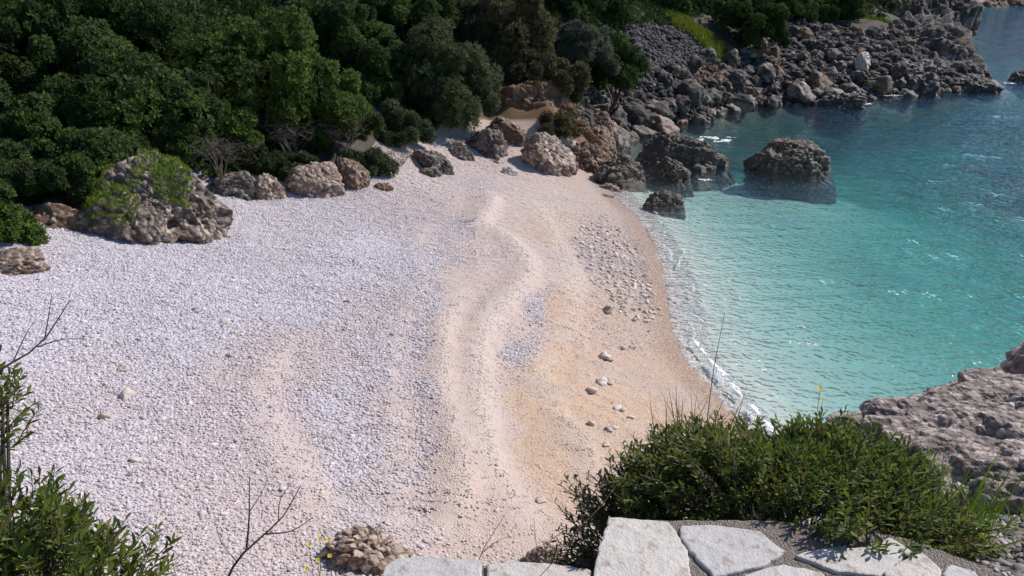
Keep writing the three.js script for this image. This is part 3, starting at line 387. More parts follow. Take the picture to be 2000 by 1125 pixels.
const SPEC = {
  bright: { m: leafMat(0.068, 0.108, 0.014), g: leafGeo(24, 0.5, 0.125, 0.45, 301), size: [0.09, 0.19] }, deep: { m: leafMat(0.054, 0.09, 0.015), g: leafGeo(24, 0.5, 0.125, 0.45, 302), size: [0.09, 0.19] },  // deep repeats the bright tuft; shade is partly put into its darker green
  olive: { m: leafMat(0.06, 0.08, 0.028), g: leafGeo(20, 0.7, 0.085, 0.4, 303), size: [0.09, 0.19] }, brownish: { m: leafMat(0.105, 0.092, 0.038), g: leafGeo(18, 0.65, 0.12, 0.4, 304), size: [0.09, 0.19] },
  greyish: { m: leafMat(0.10, 0.115, 0.07), g: leafGeo(20, 0.7, 0.08, 0.4, 305), size: [0.09, 0.18] }, lime: { m: leafMat(0.16, 0.20, 0.02), g: leafGeo(12, 0.9, 0.05, 0.2, 306), size: [0.15, 0.3] },
};
const barkMat = new THREE.MeshStandardMaterial({ color: new THREE.Color(0.10, 0.08, 0.062), roughness: 0.95 });
function limb(pts, r0, r1, sides = 5) { // tapered tube through points
  const c = new THREE.CatmullRomCurve3(pts.map((p) => new THREE.Vector3(...p))), n = Math.max(3, pts.length * 2), g = new THREE.TubeGeometry(c, n, 1, sides), p = g.attributes.position, q = new THREE.Vector3();
  for (let i = 0; i <= n; i++) { c.getPointAt(i / n, q); const r = mix(r0, r1, i / n); for (let j = 0; j <= sides; j++) { const k = i * (sides + 1) + j; p.setXYZ(k, q.x + (p.getX(k) - q.x) * r, q.y + (p.getY(k) - q.y) * r, q.z + (p.getZ(k) - q.z) * r); } }
  g.computeVertexNormals(); return g;
}
const UP = new THREE.Vector3(0, 1, 0), qa = new THREE.Quaternion(), qb = new THREE.Quaternion();
function bush(label, [cx, cy, cz], rx, ry, rz, spec, n, seed, group, name = 'shrub', category = 'shrub') { // c: middle of the crown
  seedTo(seed); const sp = SPEC[spec], base = H(cx, cz - 0.1), o = new THREE.Group(); o.position.set(cx, Math.min(base, cy - ry * 0.5), cz);
  const oy = cy - o.position.y, lobes = [], count = 26 + Math.round(9 * rx);
  for (let i = 0; i < count; i++) { const a = R(0, 6.28), v = R(-0.45, 1), h = Math.sqrt(1 - v * v), k = R(0.5, 1.02); lobes.push([Math.cos(a) * h * k * rx, v * k * ry, Math.sin(a) * h * k * rz, R(0.13, 0.36) * Math.min(rx, rz, ry * 1.3), R(0.6, 1.4)]); }
  n = Math.round(n * 1.7); const im = new THREE.InstancedMesh(sp.g, sp.m, n);
  for (let i = 0; i < n; i++) {
    const L = lobes[i % count], d = V.set(R(-1, 1), R(-0.75, 1), R(-1, 1)).normalize(), k = Math.pow(rnd(), 0.4), r = L[3] * (0.6 + 0.5 * k) * (1 + 0.35 * noise(d.x * 2 + i % count, d.y * 2, d.z * 2)), x = L[0] + d.x * r, y = L[1] + d.y * r, z = L[2] + d.z * r;
    qa.setFromUnitVectors(UP, S3.set(d.x * 0.8 + x / rx * 0.4, d.y * 0.6 + 0.55, d.z * 0.8 + z / rz * 0.4).normalize()); qb.setFromAxisAngle(UP, R(0, 6.28)); qa.multiply(qb);
    const s = R(...sp.size) * (0.9 + 0.12 * rx), v = L[4] * R(0.7, 1.3), w = R(-0.14, 0.14);
    im.setMatrixAt(i, M4.compose(V.set(x, y + oy, z), qa, S3.set(s, s, s))); im.setColorAt(i, C.setRGB(v * (1 + w), v, v * (1 - w)));
  }
  im.name = 'foliage'; im.userData.kind = 'stuff'; o.add(im);
  const stems = []; for (let i = 0; i < 7; i++) { const L = lobes[i * 2 % count]; stems.push(limb([[R(-0.15, 0.15) * rx, -0.15, R(-0.15, 0.15)], [L[0] * 0.3, oy * 0.5, L[2] * 0.3], [L[0], L[1] + oy, L[2]]], 0.03 + 0.015 * rx, 0.012, 5)); }
  part('stem', mergeGeometries(stems), barkMat, o);
  return top(o, name, label, category, group);
}
const BUSHES = [
  ['tall dark green shrub behind the grassy outcrop', [-14.86, 5.16, -27], 2.5, 2.1, 2.2, 'deep', 4200], ['dark shrub crowding the slope above the small tan rock', [-15.2, 4.0, -22], 2.2, 2.1, 2, 'deep', 3600],
  ['deep green shrub high on the slope between two brighter ones', [-13.86, 5.41, -31], 2.6, 2.0, 2.2, 'deep', 3800], ['spreading green shrub directly above the huge grassy outcrop', [-11, 3.9, -25], 2.4, 1.45, 1.7, 'deep', 4200],
  ['large bright green rounded shrub in the middle of the bank', [-8.56, 4.6, -28.3], 2.55, 1.85, 2.1, 'bright', 5200], ['low green shrub spilling forward beneath the large bright one', [-8.9, 3.3, -26.4], 1.9, 1.05, 1.3, 'bright', 3000],
  ['leafy yellow green shrub above the blocky pebbly boulder', [-6.1, 3.2, -28.9], 1.75, 1.4, 1.5, 'bright', 3600], ['big olive green needle leaved shrub hanging over grey boulders', [-2.95, 3.3, -34], 2.2, 2.3, 1.9, 'olive', 5200],
  ['dull olive shrub higher up behind the needle leaved one', [-2.76, 5.5, -40], 2.6, 1.95, 2, 'olive', 3600], ['brownish dry looking shrub above the orange earth bank', [-0.1, 4.6, -38.8], 1.9, 2.15, 1.6, 'brownish', 4200],
  ['small olive brown shrub overhanging the orange earth', [1.5, 3.2, -37.4], 1.7, 1.1, 1.1, 'brownish', 3000], ['grey green shrub beside the brownish one above tumbled rocks', [3.3, 3.8, -42], 1.7, 1.75, 1.4, 'greyish', 3200],
  ['fresh green shrub next to the top of the scree', [5.1, 3.1, -43.2], 1.4, 1.5, 1.3, 'deep', 2600], ['low dark green shrub draped over the left side of the grassy outcrop', [-11.5, 3.15, -21.4], 1.8, 0.95, 1.3, 'deep', 3400],
  ['dark shrub at the beach end behind the low draped shrub', [-13.4, 3.6, -22.6], 1.3, 1.3, 1.2, 'deep', 2200], ['low bright plants growing behind the small tan rock', [-11.3, 2.7, -17.7], 0.8, 0.55, 0.8, 'bright', 1500], ['dark shrub closing the beach beside the grassy outcrop', [-12.6, 3.1, -19.6], 1.3, 1.0, 1.3, 'deep', 2400], ['leafy shrub overhanging the brown shoulder of the outcrop', [-10.9, 3.2, -20.2], 1.1, 0.7, 0.8, 'deep', 1900], ['small olive shrub at the bank foot between two boulder groups', [-4.2, 2.3, -30.8], 1.25, 0.95, 0.9, 'olive', 2000],
  ['broad shrub at the upper slope over the tall dark green one', [-17.5, 6.8, -36], 3.2, 2.3, 2.6, 'deep', 3400], ['shrub above the deep green one on the slope', [-13, 6.7, -38], 3.2, 2.2, 2.4, 'deep', 3400], ['slope shrub over the large bright green one', [-9.5, 7.3, -42], 3, 2.1, 2.4, 'deep', 3000], ['large shrub at the top of the gully', [-6.4, 6.5, -47], 3.4, 2.7, 2.6, 'deep', 3200], ['shrub low in the gully', [-5.6, 5.0, -39], 2.2, 1.6, 1.6, 'deep', 2400],
  ['dark shrub behind the dull olive one', [-2, 7.2, -46], 2.8, 2, 2.2, 'olive', 2600], ['green shrub behind the brownish dry one', [2.2, 6.5, -48], 2.4, 1.8, 1.9, 'deep', 2400], ['green shrub where bank meets scree', [5.2, 5.5, -51], 1.9, 1.45, 1.5, 'deep', 2000], ['dark green shrub at the head of the scree', [9.2, 5.8, -60], 2.6, 1.5, 1.8, 'deep', 2400], ['green shrub above the patch of yellow grass', [12.2, 5.4, -63], 2.1, 1.4, 1.6, 'deep', 2000],
  ['full green shrub beside the patch of yellow grass', [15.3, 4.9, -59], 2.0, 1.5, 1.6, 'deep', 3000], ['rounded shrub bulging over the rubble', [16.3, 4.0, -57.4], 1.6, 1.5, 1.4, 'deep', 2600], ['wide dark shrub above the rusty boulder', [23.6, 4.7, -68], 3.2, 1.6, 2, 'deep', 3000], ['shrub joining the rounded one over the rubble to the wide one', [20, 5.0, -66], 2.6, 1.6, 1.8, 'deep', 2600], ['dull shrub on the rocks behind the massif', [31, 5.2, -79], 3.4, 1.5, 2.2, 'olive', 2400], ['brownish shrub on top of the headland crag', [40.5, 5, -95], 3.4, 1.5, 2.4, 'brownish', 2000], ['olive shrub between headland crag and massif', [36, 5.1, -87], 3, 1.4, 2, 'olive', 1800], ['shrub above the full green one by the yellow grass', [15, 6.5, -66], 2.8, 1.7, 2, 'deep', 2200], ['tuft of brown grass like shrub below the orange earth', [1.7, 1.75, -35.2], 0.95, 0.6, 0.7, 'brownish', 1000], ['dark low shrub over bare ground behind the white stone', [27.5, 3.7, -70.5], 2.2, 1.0, 1.6, 'deep', 1600], ['dark shrub filling the gully beside the needle leaved one', [-5.6, 4.1, -33.6], 1.9, 1.5, 1.5, 'deep', 3000], ['dark shrub above the leafy yellow green one', [-6.8, 5.3, -34.6], 2.1, 1.6, 1.6, 'deep', 3000], ['very dark shrub at the back of the gully', [-4.6, 5.9, -37.5], 2.2, 1.7, 1.6, 'deep', 2800], ['small olive shrub between reddish boulder and pebbles', [-4.75, 1.95, -27.3], 0.8, 0.6, 0.6, 'olive', 1200], ['low shrub behind the blocky pebbly boulder', [-6.9, 2.15, -25.9], 0.9, 0.55, 0.6, 'olive', 1200], ['low shrub in the hollow behind the low streaked grey rock', [-8.3, 2.4, -25.5], 1.1, 0.7, 0.7, 'deep', 1500], ['dull shrub beside the wide dark one', [27.6, 5.0, -74], 2.6, 1.5, 1.8, 'deep', 2000],
];
BUSHES.forEach(([l, c, rx, ry, rz, sp, n], i) => bush(l, c, rx, ry, rz, sp, n, 400 + i, 'shrubs on the bank'));
// the far shore across the bay
[[80, 3.4, -178, 'brownish'], [90, 3, -188, 'olive'], [100, 3.2, -192, 'deep'], [109, 3, -196, 'deep'], [118, 3.2, -199, 'olive'], [86, 6, -192, 'deep'], [98, 6.5, -202, 'olive'], [112, 6.5, -206, 'deep']].forEach(([x, y, z, sp], i) => bush('low scrub above the rocks of the shore across the bay', [x, y + 1, z], 7, 2.4, 4, sp, 900, 600 + i, 'scrub on the far shore'));
// undergrowth on the bare earth
{
  seedTo(88); const list = [], sp = SPEC.deep;
  for (let t = 0; t < 90000 && list.length < 16000; t++) {
    const x = R(-24, 30), z = R(-72, -15), y = rbf(x, z); if (y < 2.0 || y > 11) continue; if (x > -6 && z > -32) continue; if (x > -13.5 && z > -24.5) continue;
    if (Math.exp(-((x - 1.2) ** 2 / 5 + (z + 35.4) ** 2 / 4)) > 0.25) continue; if (x > 6 && y < (x > 17 ? 4.2 : 4.6)) continue; if (x > 3.4 && z > -44) continue; if (x > -8 && x < -3 && z > -27) continue;
    list.push([x, z]);
  }
  const im = new THREE.InstancedMesh(sp.g, sp.m, list.length);
  list.forEach(([x, z], i) => { const s = R(0.25, 0.5), v = R(0.6, 1.1); qa.setFromEuler(E3.set(R(-0.5, 0.5), R(0, 6.28), R(-0.5, 0.5))); im.setMatrixAt(i, M4.compose(V.set(x, H(x, z) + s * 0.4, z), qa, S3.set(s, s, s))); im.setColorAt(i, C.setRGB(v, v, v)); });
  top(im, 'undergrowth', 'dark green undergrowth covering the earth between shrubs', 'undergrowth', null, 'stuff');
}
// grass: blades as one mass each
const bladeGeo = (() => { const pos = [], idx = []; for (let i = 0; i <= 4; i++) { const t = i / 4, w = 0.5 * (1 - t * t) * 0.035; pos.push(-w, t, 0.35 * t * t, w, t, 0.35 * t * t); if (i) { const b = i * 2; idx.push(b - 2, b - 1, b, b - 1, b + 1, b); } } return geo(pos, idx); })();
function grass(name, label, spots, mat, kind = 'stuff', group, lean = 0.5) { // spots: [x, y, z, height]
  const im = new THREE.InstancedMesh(bladeGeo, mat, spots.length);
  spots.forEach(([x, y, z, h, wide = 1], i) => { qa.setFromEuler(E3.set(R(-lean, lean), R(0, 6.28), R(-lean, lean))); im.setMatrixAt(i, M4.compose(V.set(x, y, z), qa, S3.set(h * wide, h, h))); const v = R(0.65, 1.3); im.setColorAt(i, C.setRGB(v * R(0.9, 1.15), v, v * 0.9)); });
  return top(im, name, label, 'grass', group, kind);
}
function topOf(o, cell = 0.07) { // heights of a rock's upper side, looked up by cell
  const p = o.geometry.attributes.position, m = new Map(); o.updateMatrixWorld();
  for (let i = 0; i < p.count; i++) { V.fromBufferAttribute(p, i).applyMatrix4(o.matrixWorld); const k = Math.round(V.x / cell) + ',' + Math.round(V.z / cell); if (!(m.get(k) > V.y)) m.set(k, V.y); }
  return (x, z) => m.get(Math.round(x / cell) + ',' + Math.round(z / cell)) ?? null;
}
const grassMat = leafMat(0.16, 0.25, 0.022), limeMat = leafMat(0.20, 0.24, 0.03), strawMat = leafMat(0.34, 0.28, 0.13);
{
  const onto = topOf(scene.getObjectByName('rock_outcrop')); seedTo(95); const sp = [];
  for (let t = 0; t < 90000 && sp.length < 12000; t++) { const x = R(-10.9, -7.4), z = R(-22, -18.9), q = fbm(x * 1.1, z * 1.1, 33, 3) - 0.12 * Math.abs(x + 9.1) + 0.12; if (q < 0.02) continue; const y = onto(x, z); if (y === null || y < 2.45) continue; sp.push([x, y - 0.02, z, R(0.05, 0.13), 3.2]); }
  grass('grass_patch', 'bright green grass growing on the sloping top of the huge outcrop', sp, grassMat);
  const lim = []; for (let i = 0; i < 3600; i++) { const a = R(0, 6.28), r = Math.sqrt(rnd()), x = 11.9 + 1.9 * r * Math.cos(a) + 0.9 * r * Math.sin(a), z = -56.3 + 1.4 * r * Math.sin(a); lim.push([x, H(x, z) - 0.02, z, R(0.3, 0.6), 3]); }
  grass('grass_patch', 'yellow green grass patch at the upper edge of the scree', lim, limeMat);
  const top2 = []; for (let i = 0; i < 900; i++) { const x = 29 + R(-1.6, 1.6), z = -70 + R(-1.4, 1.4); top2.push([x, H(x, z), z, R(0.2, 0.4), 2.2]); }
  grass('grass_patch', 'olive grass patch on the shoulder behind the craggy massif', top2, grassMat);
}
// bare twiggy shrubs
function twigs(label, [x, y, z], h, n, seed, spread = 0.8, mat = barkMat, name = 'bare_shrub', r = 0.008) {
  seedTo(seed); const o = new THREE.Group(); o.position.set(x, y, z);
  for (let i = 0; i < n; i++) {
    const a = R(0, 6.28), e = R(0.3, 1) * spread, tip = [Math.cos(a) * e * h, h * R(0.6, 1), Math.sin(a) * e * h], m = [tip[0] * 0.4 + R(-0.1, 0.1) * h, tip[1] * 0.6, tip[2] * 0.4 + R(-0.1, 0.1) * h], gs = [limb([[R(-0.08, 0.08) * h, -0.1, R(-0.08, 0.08) * h], m, tip], r, r * 0.35, 3)];
    for (let j = 0; j < 6; j++) { const t = R(0.3, 0.95), s = [mix(m[0], tip[0], t), mix(m[1], tip[1], t), mix(m[2], tip[2], t)]; gs.push(limb([s, [s[0] + R(-0.18, 0.18) * h, s[1] + R(0, 0.16) * h, s[2] + R(-0.18, 0.18) * h], [s[0] + R(-0.32, 0.32) * h, s[1] + R(0.02, 0.3) * h, s[2] + R(-0.32, 0.32) * h]], r * 0.6, r * 0.2, 3)); }
    part('branch', mergeGeometries(gs), mat, o);
  }
  return top(o, name, label, 'shrub', 'bare twiggy shrubs under the green bank');
}
const greyTwig = new THREE.MeshStandardMaterial({ color: new THREE.Color(0.115, 0.092, 0.075), roughness: 0.95 });
twigs('bare grey twiggy shrub behind the low streaked grey rock', [-8.3, 2.0, -25.3], 1.2, 26, 501, 0.9, greyTwig); twigs('dense bare brown twiggy shrub above the blocky pebbly boulder', [-6.9, 2.2, -26.6], 1.5, 34, 502, 0.8, greyTwig); twigs('thin bare twiggy shrub over the reddish brown boulder', [-5.4, 2.2, -27.4], 1.2, 26, 503, 0.9, greyTwig); twigs('low tangle of bare twigs at the foot of the olive shrub', [-3.9, 1.5, -28.7], 0.8, 22, 504, 1, greyTwig); twigs('small bare twigs poking up behind the grassy outcrop', [-8.0, 2.6, -22.9], 1.1, 18, 505, 0.6, greyTwig);
// ---------------------------------------------------------------- rocks across the bay
{ const g = rockGeo({ r: [0.5, 0.4, 0.45], n: 9, seed: 201, tone: 'brown', cell: 0.3, knob: 0.06, cuts: 6, rough: 0.3 }); seedTo(202);
  for (let i = 0; i < 16; i++) { const t = i / 15, x = 79 + t * 42 + R(-1, 1), z = -167 - t * 21 + R(-1.5, 0), s = R(2.5, 5), o = new THREE.Mesh(g, rockMat); o.position.set(x, 0.3, z); o.rotation.set(R(-0.3, 0.3), R(0, 6.28), 0); o.scale.set(s * 1.4, s * 0.9, s); top(o, 'far_shore_rock', 'brown rock at the waterline of the shore across the bay', 'rock', 'rocks of the shore across the bay'); } }
// ---------------------------------------------------------------- the ledge: outcrops beside the path
rock('broad weathered conglomerate ledge with pebbles stuck in it beside the green bush', [3.8, 4.5, -4.75], 3.1, 1.05, 2.6, { seed: 81, tone: 'ledge', cell: 0.06, knob: 0.015, crack: 0.03, n: 110, cuts: 5, rough: 0.26, up: 0.6, lift: 0.5, paleShare: 0.4 }, rockMat, 'rock_ledge', 'rock ledge');
rock('pale conglomerate spur with a rusty stain reaching out over the water', [5.35, 3.25, -7.1], 3.3, 1.25, 2.6, { seed: 82, tone: 'ledge', cell: 0.08, knob: 0.017, crack: 0.03, n: 100, cuts: 6, rough: 0.24, up: 0.62, lift: 0.5, paleShare: 0.35 }, rockMat, 'rock_ledge', 'rock ledge');
rock('smooth boulder standing on the conglomerate ledge', [4.85, 4.0, -6.05], 1.6, 1.4, 1.4, { seed: 83, tone: 'ledge', cell: 0.12, knob: 0.02, n: 44, cuts: 3, rough: 0.18, lift: 0.5 });
rock('rough pebbly step of rock between ledge and path', [2.55, 5.35, -3.35], 1.7, 0.5, 0.95, { seed: 84, tone: 'ledge', cell: 0.05, knob: 0.018, crack: 0.05, n: 64, cuts: 3, rough: 0.4, paleShare: 0.45 }, rockMat, 'rock_ledge', 'rock ledge');
rock('chunky pale stone lying in the soil by the paving', [1.53, 6.3, -2.42], 0.27, 0.1, 0.13, { seed: 85, tone: 'pale', cell: 0.05, knob: 0.01, n: 22, cuts: 7 }, rockMat, 'loose_stone', 'stone');
rock('pinkish lumpy stone at the corner of the soil strip', [1.66, 6.36, -2.22], 0.22, 0.13, 0.15, { seed: 86, tone: 'ledge', cell: 0.05, knob: 0.012, n: 22, cuts: 6 }, rockMat, 'loose_stone', 'stone');
rock('dark rubble face under the left end of the green bush', [0.36, 5.0, -2.95], 0.5, 0.85, 0.8, { seed: 87, tone: 'brown', cell: 0.07, knob: 0.03, n: 34, rough: 0.32 }, rockMat, 'rock_ledge', 'rock ledge');
// small stones in the soil
{ seedTo(133); const l = []; for (let i = 0; i < 4000; i++) { const x = R(0.9, 3.6), z = R(-3.8, -1.9), s = 0.004 + 0.018 * rnd() * rnd(), g = R(0.12, 0.5); l.push([x, H(x, z) + s * 0.2, z, s * R(0.9, 1.5), s * 0.7, s, g, g * 0.92, g * 0.86]); } stones('soil_stones', 'small broken stones strewn over the brown soil by the path', 'stones', l, pebbleShape(134, 2, 0.25), stoneMat); }

// ---------------------------------------------------------------- paved path
{
  const path = new THREE.Group();
  const flagBump = tex(512, (u, v) => 0.5 * tnoise(u, v, 6, 61) + 0.3 * tnoise(u, v, 19, 62) + 0.2 * tnoise(u, v, 70, 63)), flagMap = tex(512, (u, v) => { const a = 0.78 + 0.22 * (0.45 * tnoise(u, v, 5, 64) + 0.3 * tnoise(u, v, 17, 65) + 0.25 * tnoise(u, v, 120, 66)), st = step(0.55, 0.8, 0.6 * tnoise(u, v, 9, 67) + 0.4 * tnoise(u, v, 31, 68)) * 0.35; return [a - st * 0.6, a - st * 0.8, a - st]; });
  const flat = (poly, h, y, bevel, seed, grow = 0) => { // worn slab: outline made uneven, edges rounded
    seedTo(seed); const pts = []; poly.forEach(([x, z], i) => { const [a, b] = poly[(i + 1) % poly.length], n = Math.max(2, Math.round(Math.hypot(a - x, b - z) / 0.018)); for (let k = 0; k < n; k++) { const X = mix(x, a, k / n), Z = mix(z, b, k / n), j = 0.0035; pts.push(new THREE.Vector2(X + j * noise(X * 45, Z * 45, seed) + j * 0.6 * noise(X * 120, Z * 120, seed), -(Z + j * noise(X * 45, Z * 45, seed + 9)))); } });
    const g = new THREE.ExtrudeGeometry(new THREE.Shape(pts), { depth: h, bevelEnabled: bevel > 0, bevelThickness: bevel, bevelSize: bevel, bevelOffset: grow - bevel, bevelSegments: 2 }); g.rotateX(-Math.PI / 2); g.translate(0, y - h - bevel, 0);
    const uv = g.attributes.uv; for (let i = 0; i < uv.count; i++) uv.setXY(i, uv.getX(i) * 3.1 + seed * 0.37, uv.getY(i) * 3.1 + seed * 0.21); return g;
  };
  const mortar = new THREE.MeshStandardMaterial({ color: new THREE.Color(0.33, 0.28, 0.235), map: grainMap, bumpMap: again(grainBump, 1), bumpScale: 0.02, roughness: 0.95 });
  part('mortar_bed', flat([[0.2, -1.3], [1.55, -1.3], [1.42, -1.9], [1.33, -2.0], [1.2, -2.1], [1.1, -2.15], [0.8, -2.2], [0.32, -2.2], [0.26, -2.05]], 0.5, 6.588, 0.004, 1), mortar, path);
  part('mortar_bed', flat([[-0.45, -1.6], [0.26, -1.6], [0.275, -2.3], [0.1, -2.345], [-0.3, -2.38], [-0.42, -2.34]], 0.5, 6.286, 0.004, 2), mortar, path);
  const slab = (c) => new THREE.MeshStandardMaterial({ color: new THREE.Color(...c), map: flagMap, bumpMap: flagBump, bumpScale: 0.007, roughness: 0.85 }), sm1 = [slab([0.60, 0.56, 0.50]), slab([0.53, 0.51, 0.485]), slab([0.58, 0.55, 0.505])];
  [[[0.31, -2.19], [0.47, -2.17], [0.485, -2.11], [0.5, -2.04], [0.49, -1.93], [0.46, -1.7], [0.19, -1.7], [0.24, -1.94], [0.27, -2.07]], [[0.52, -2.15], [0.62, -2.15], [0.74, -2.12], [0.78, -2.04], [0.72, -1.99], [0.64, -1.96], [0.57, -1.94], [0.54, -2.01], [0.515, -2.1]], [[0.83, -2.02], [0.96, -2.05], [1.04, -2.04], [1.12, -2.09], [1.15, -2.04], [1.02, -1.94], [0.92, -1.96]], [[1.06, -1.95], [1.18, -2.02], [1.2, -1.96], [1.18, -1.92], [1.09, -1.84], [1.03, -1.84]], [[1.215, -1.94], [1.25, -1.97], [1.29, -1.94], [1.28, -1.84], [1.2, -1.82]], [[0.66, -1.93], [0.77, -1.97], [0.86, -1.94], [0.9, -1.8], [0.62, -1.8]], [[0.53, -1.9], [0.6, -1.88], [0.58, -1.6], [0.5, -1.6]]].forEach((p, i) => part('flagstone', flat(p, 0.03, 6.6, 0.006, 20 + i, 0.011), sm1[i % 3], path));
  [[[-0.43, -2.33], [-0.4, -2.38], [-0.3, -2.39], [-0.1, -2.37], [-0.1, -1.9], [-0.43, -1.9]], [[-0.085, -2.35], [0, -2.36], [0.15, -2.35], [0.265, -2.32], [0.23, -1.9], [-0.085, -1.9]]].forEach((p, i) => part('step_slab', flat(p, 0.04, 6.304, 0.008, 40 + i), sm1[i + 1], path));
  top(path, 'stone_path', 'pale irregular flagstones set in mortar along the cliff edge', 'path', null, 'structure');
}
// ---------------------------------------------------------------- bushes beside the path: leaves one by one
const nearLeaf = (() => { const pos = [], idx = [], prof = [[0, 0.02], [0.22, 0.11], [0.5, 0.165], [0.78, 0.13], [1, 0.01]]; prof.forEach(([t, w], i) => { const bend = -0.14 * t * t; pos.push(-w, 0.05 * (w / 0.19) + bend, t, 0, bend, t, w, 0.05 * (w / 0.19) + bend, t); if (i) { const b = i * 3; idx.push(b - 3, b - 2, b, b - 2, b + 1, b, b - 2, b - 1, b + 1, b - 1, b + 2, b + 1); } }); return geo(pos, idx.map((_, i, a) => a[i - i % 3 + [0, 2, 1][i % 3]])); })();
const fwd = new THREE.Vector3(0, 0, 1), eye = camera.position;
function leafyBush(label, name, [cx, cy, cz], [rx, ry, rz], { twigsN, perTwig, leaf, tones, seed, root, upright = 0.5, twigLen = 0.22, low = -0.35, gap = 0 }) {
  seedTo(seed); const o = new THREE.Group(); o.position.set(...root); const leaves = [], tubes = [];
  for (let i = 0; i < twigsN; i++) {
    const a = R(0, 6.28), v = R(low, 1), h = Math.sqrt(Math.max(0, 1 - v * v)), k = (0.72 + 0.28 * Math.pow(rnd(), 0.6)) * (1 + 0.3 * noise(Math.cos(a) * h * 2 + seed, v * 2, Math.sin(a) * h * 2)); if (gap && noise(a * 1.4, v * 3, seed) > gap) continue;
    const d = new THREE.Vector3(Math.cos(a) * h, v, Math.sin(a) * h), tip = new THREE.Vector3(cx + d.x * rx * k, cy + d.y * ry * k, cz + d.z * rz * k), dir = new THREE.Vector3(d.x * 0.9 + R(-0.35, 0.35), d.y * 0.5 + upright + R(-0.2, 0.3), d.z * 0.9 + R(-0.35, 0.35)).normalize(), L = twigLen * R(0.7, 1.25), from = tip.clone().addScaledVector(dir, -L); from.y -= 0.03; const mid = from.clone().lerp(tip, 0.5).add(new THREE.Vector3(R(-0.02, 0.02), R(0, 0.02), R(-0.02, 0.02)));
    const q = (p) => [p.x - root[0], p.y - root[1], p.z - root[2]]; tubes.push(limb([q(from), q(mid), q(tip)], 0.0035, 0.0015, 3));
    for (let j = 0; j < perTwig; j++) {
      const t = 0.25 + 0.75 * (j + rnd() * 0.6) / perTwig, p = from.clone().lerp(tip, Math.min(1, t)), b = j * 2.4 + R(-0.5, 0.5), side = new THREE.Vector3(Math.cos(b), R(-0.1, 0.35), Math.sin(b)).addScaledVector(dir, 0.55 + 0.5 * t).normalize();
      const s = leaf * R(0.7, 1.2) * (t > 0.9 ? 0.75 : 1); leaves.push([p.x - root[0], p.y - root[1], p.z - root[2], side, R(-0.7, 0.7), s, p.distanceTo(eye) - 0.35 * d.y, Math.floor(rnd() * tones.length)]);
    }
  }
  const stems = []; for (let i = 0; i < 9; i++) { const a = i * 0.7, p = [cx - root[0] + Math.cos(a) * rx * 0.6, cy - root[1] + ry * 0.35, cz - root[2] + Math.sin(a) * rz * 0.6]; stems.push(limb([[0, 0, 0], [p[0] * 0.5, p[1] * 0.4, p[2] * 0.5], p], 0.016, 0.005, 5)); }
  part('stem', mergeGeometries(stems), barkMat, o); part('twigs', mergeGeometries(tubes), barkMat, o, 'stuff');
  leaves.sort((a, b) => a[6] - b[6]);
  const turn = (l) => { qa.setFromUnitVectors(fwd, l[3]); qb.setFromAxisAngle(fwd, l[4]); return qa.multiply(qb); };
  leaves.slice(0, 280).forEach((l) => { const m = new THREE.Mesh(nearLeaf, tones[l[7]]); m.name = 'leaf'; m.position.set(l[0], l[1], l[2]); m.quaternion.copy(turn(l)); m.scale.setScalar(l[5]); o.add(m); });
  tones.forEach((mat, k) => { const rest = leaves.slice(280).filter((l) => l[7] === k), im = new THREE.InstancedMesh(nearLeaf, mat, rest.length); rest.forEach((l, i) => { im.setMatrixAt(i, M4.compose(V.set(l[0], l[1], l[2]), turn(l), S3.setScalar(l[5]))); const v = R(0.75, 1.25); im.setColorAt(i, C.setRGB(v * R(0.9, 1.15), v, v)); }); im.name = 'foliage'; im.userData.kind = 'stuff'; o.add(im); });
  return top(o, name, label, 'bush');
}
const glossy = (r, g, b) => new THREE.MeshPhysicalMaterial({ color: new THREE.Color(r, g, b), roughness: 0.95, transmission: 0.4, thickness: 0, ior: 1.4, specularIntensity: 0.4, clearcoat: 0.35, clearcoatRoughness: 0.4 });
const LT = [glossy(0.12, 0.175, 0.02), glossy(0.16, 0.215, 0.025), glossy(0.075, 0.12, 0.022), glossy(0.22, 0.25, 0.035), glossy(0.17, 0.18, 0.04)];
const DT = [glossy(0.06, 0.10, 0.02), glossy(0.10, 0.105, 0.035), glossy(0.035, 0.06, 0.018), glossy(0.10, 0.085, 0.045)];
leafyBush('dense glossy green bush spreading over the edge of the flagstones', 'path_bush', [0.98, 6.36, -2.46], [0.58, 0.36, 0.58], { twigsN: 1500, perTwig: 16, leaf: 0.035, tones: LT, seed: 701, root: [1.1, 6.05, -2.65], upright: 0.25, twigLen: 0.17, low: -0.3 });
leafyBush('darker twiggy bush hanging off the ledge at the first flagstone', 'path_bush', [0.55, 6.1, -2.66], [0.4, 0.5, 0.45], { twigsN: 620, perTwig: 14, leaf: 0.03, tones: DT, seed: 705, root: [0.6, 5.8, -2.8], upright: 0.3, twigLen: 0.18, low: -0.7 });
leafyBush('low green bush trailing from the flagstones towards the rock ledge', 'path_bush', [1.48, 6.22, -2.42], [0.27, 0.16, 0.22], { twigsN: 220, perTwig: 12, leaf: 0.036, tones: LT, seed: 702, root: [1.8, 6.05, -2.6], upright: 0.4, twigLen: 0.16 });
leafyBush('leafy dark green bush reaching up from the slope below the path steps', 'slope_bush', [-1.98, 5.78, -2.75], [0.6, 0.55, 0.55], { twigsN: 420, perTwig: 16, leaf: 0.06, tones: LT, seed: 703, root: [-2.05, 4.95, -2.75], upright: 0.8, twigLen: 0.3, gap: 0.5 });
leafyBush('slender leafy branch rising with a bare forked twig', 'slope_bush', [-2.26, 6.4, -3.15], [0.24, 0.42, 0.26], { twigsN: 60, perTwig: 13, leaf: 0.05, tones: LT, seed: 704, root: [-2.4, 5.2, -3.1], upright: 0.6, twigLen: 0.2 });
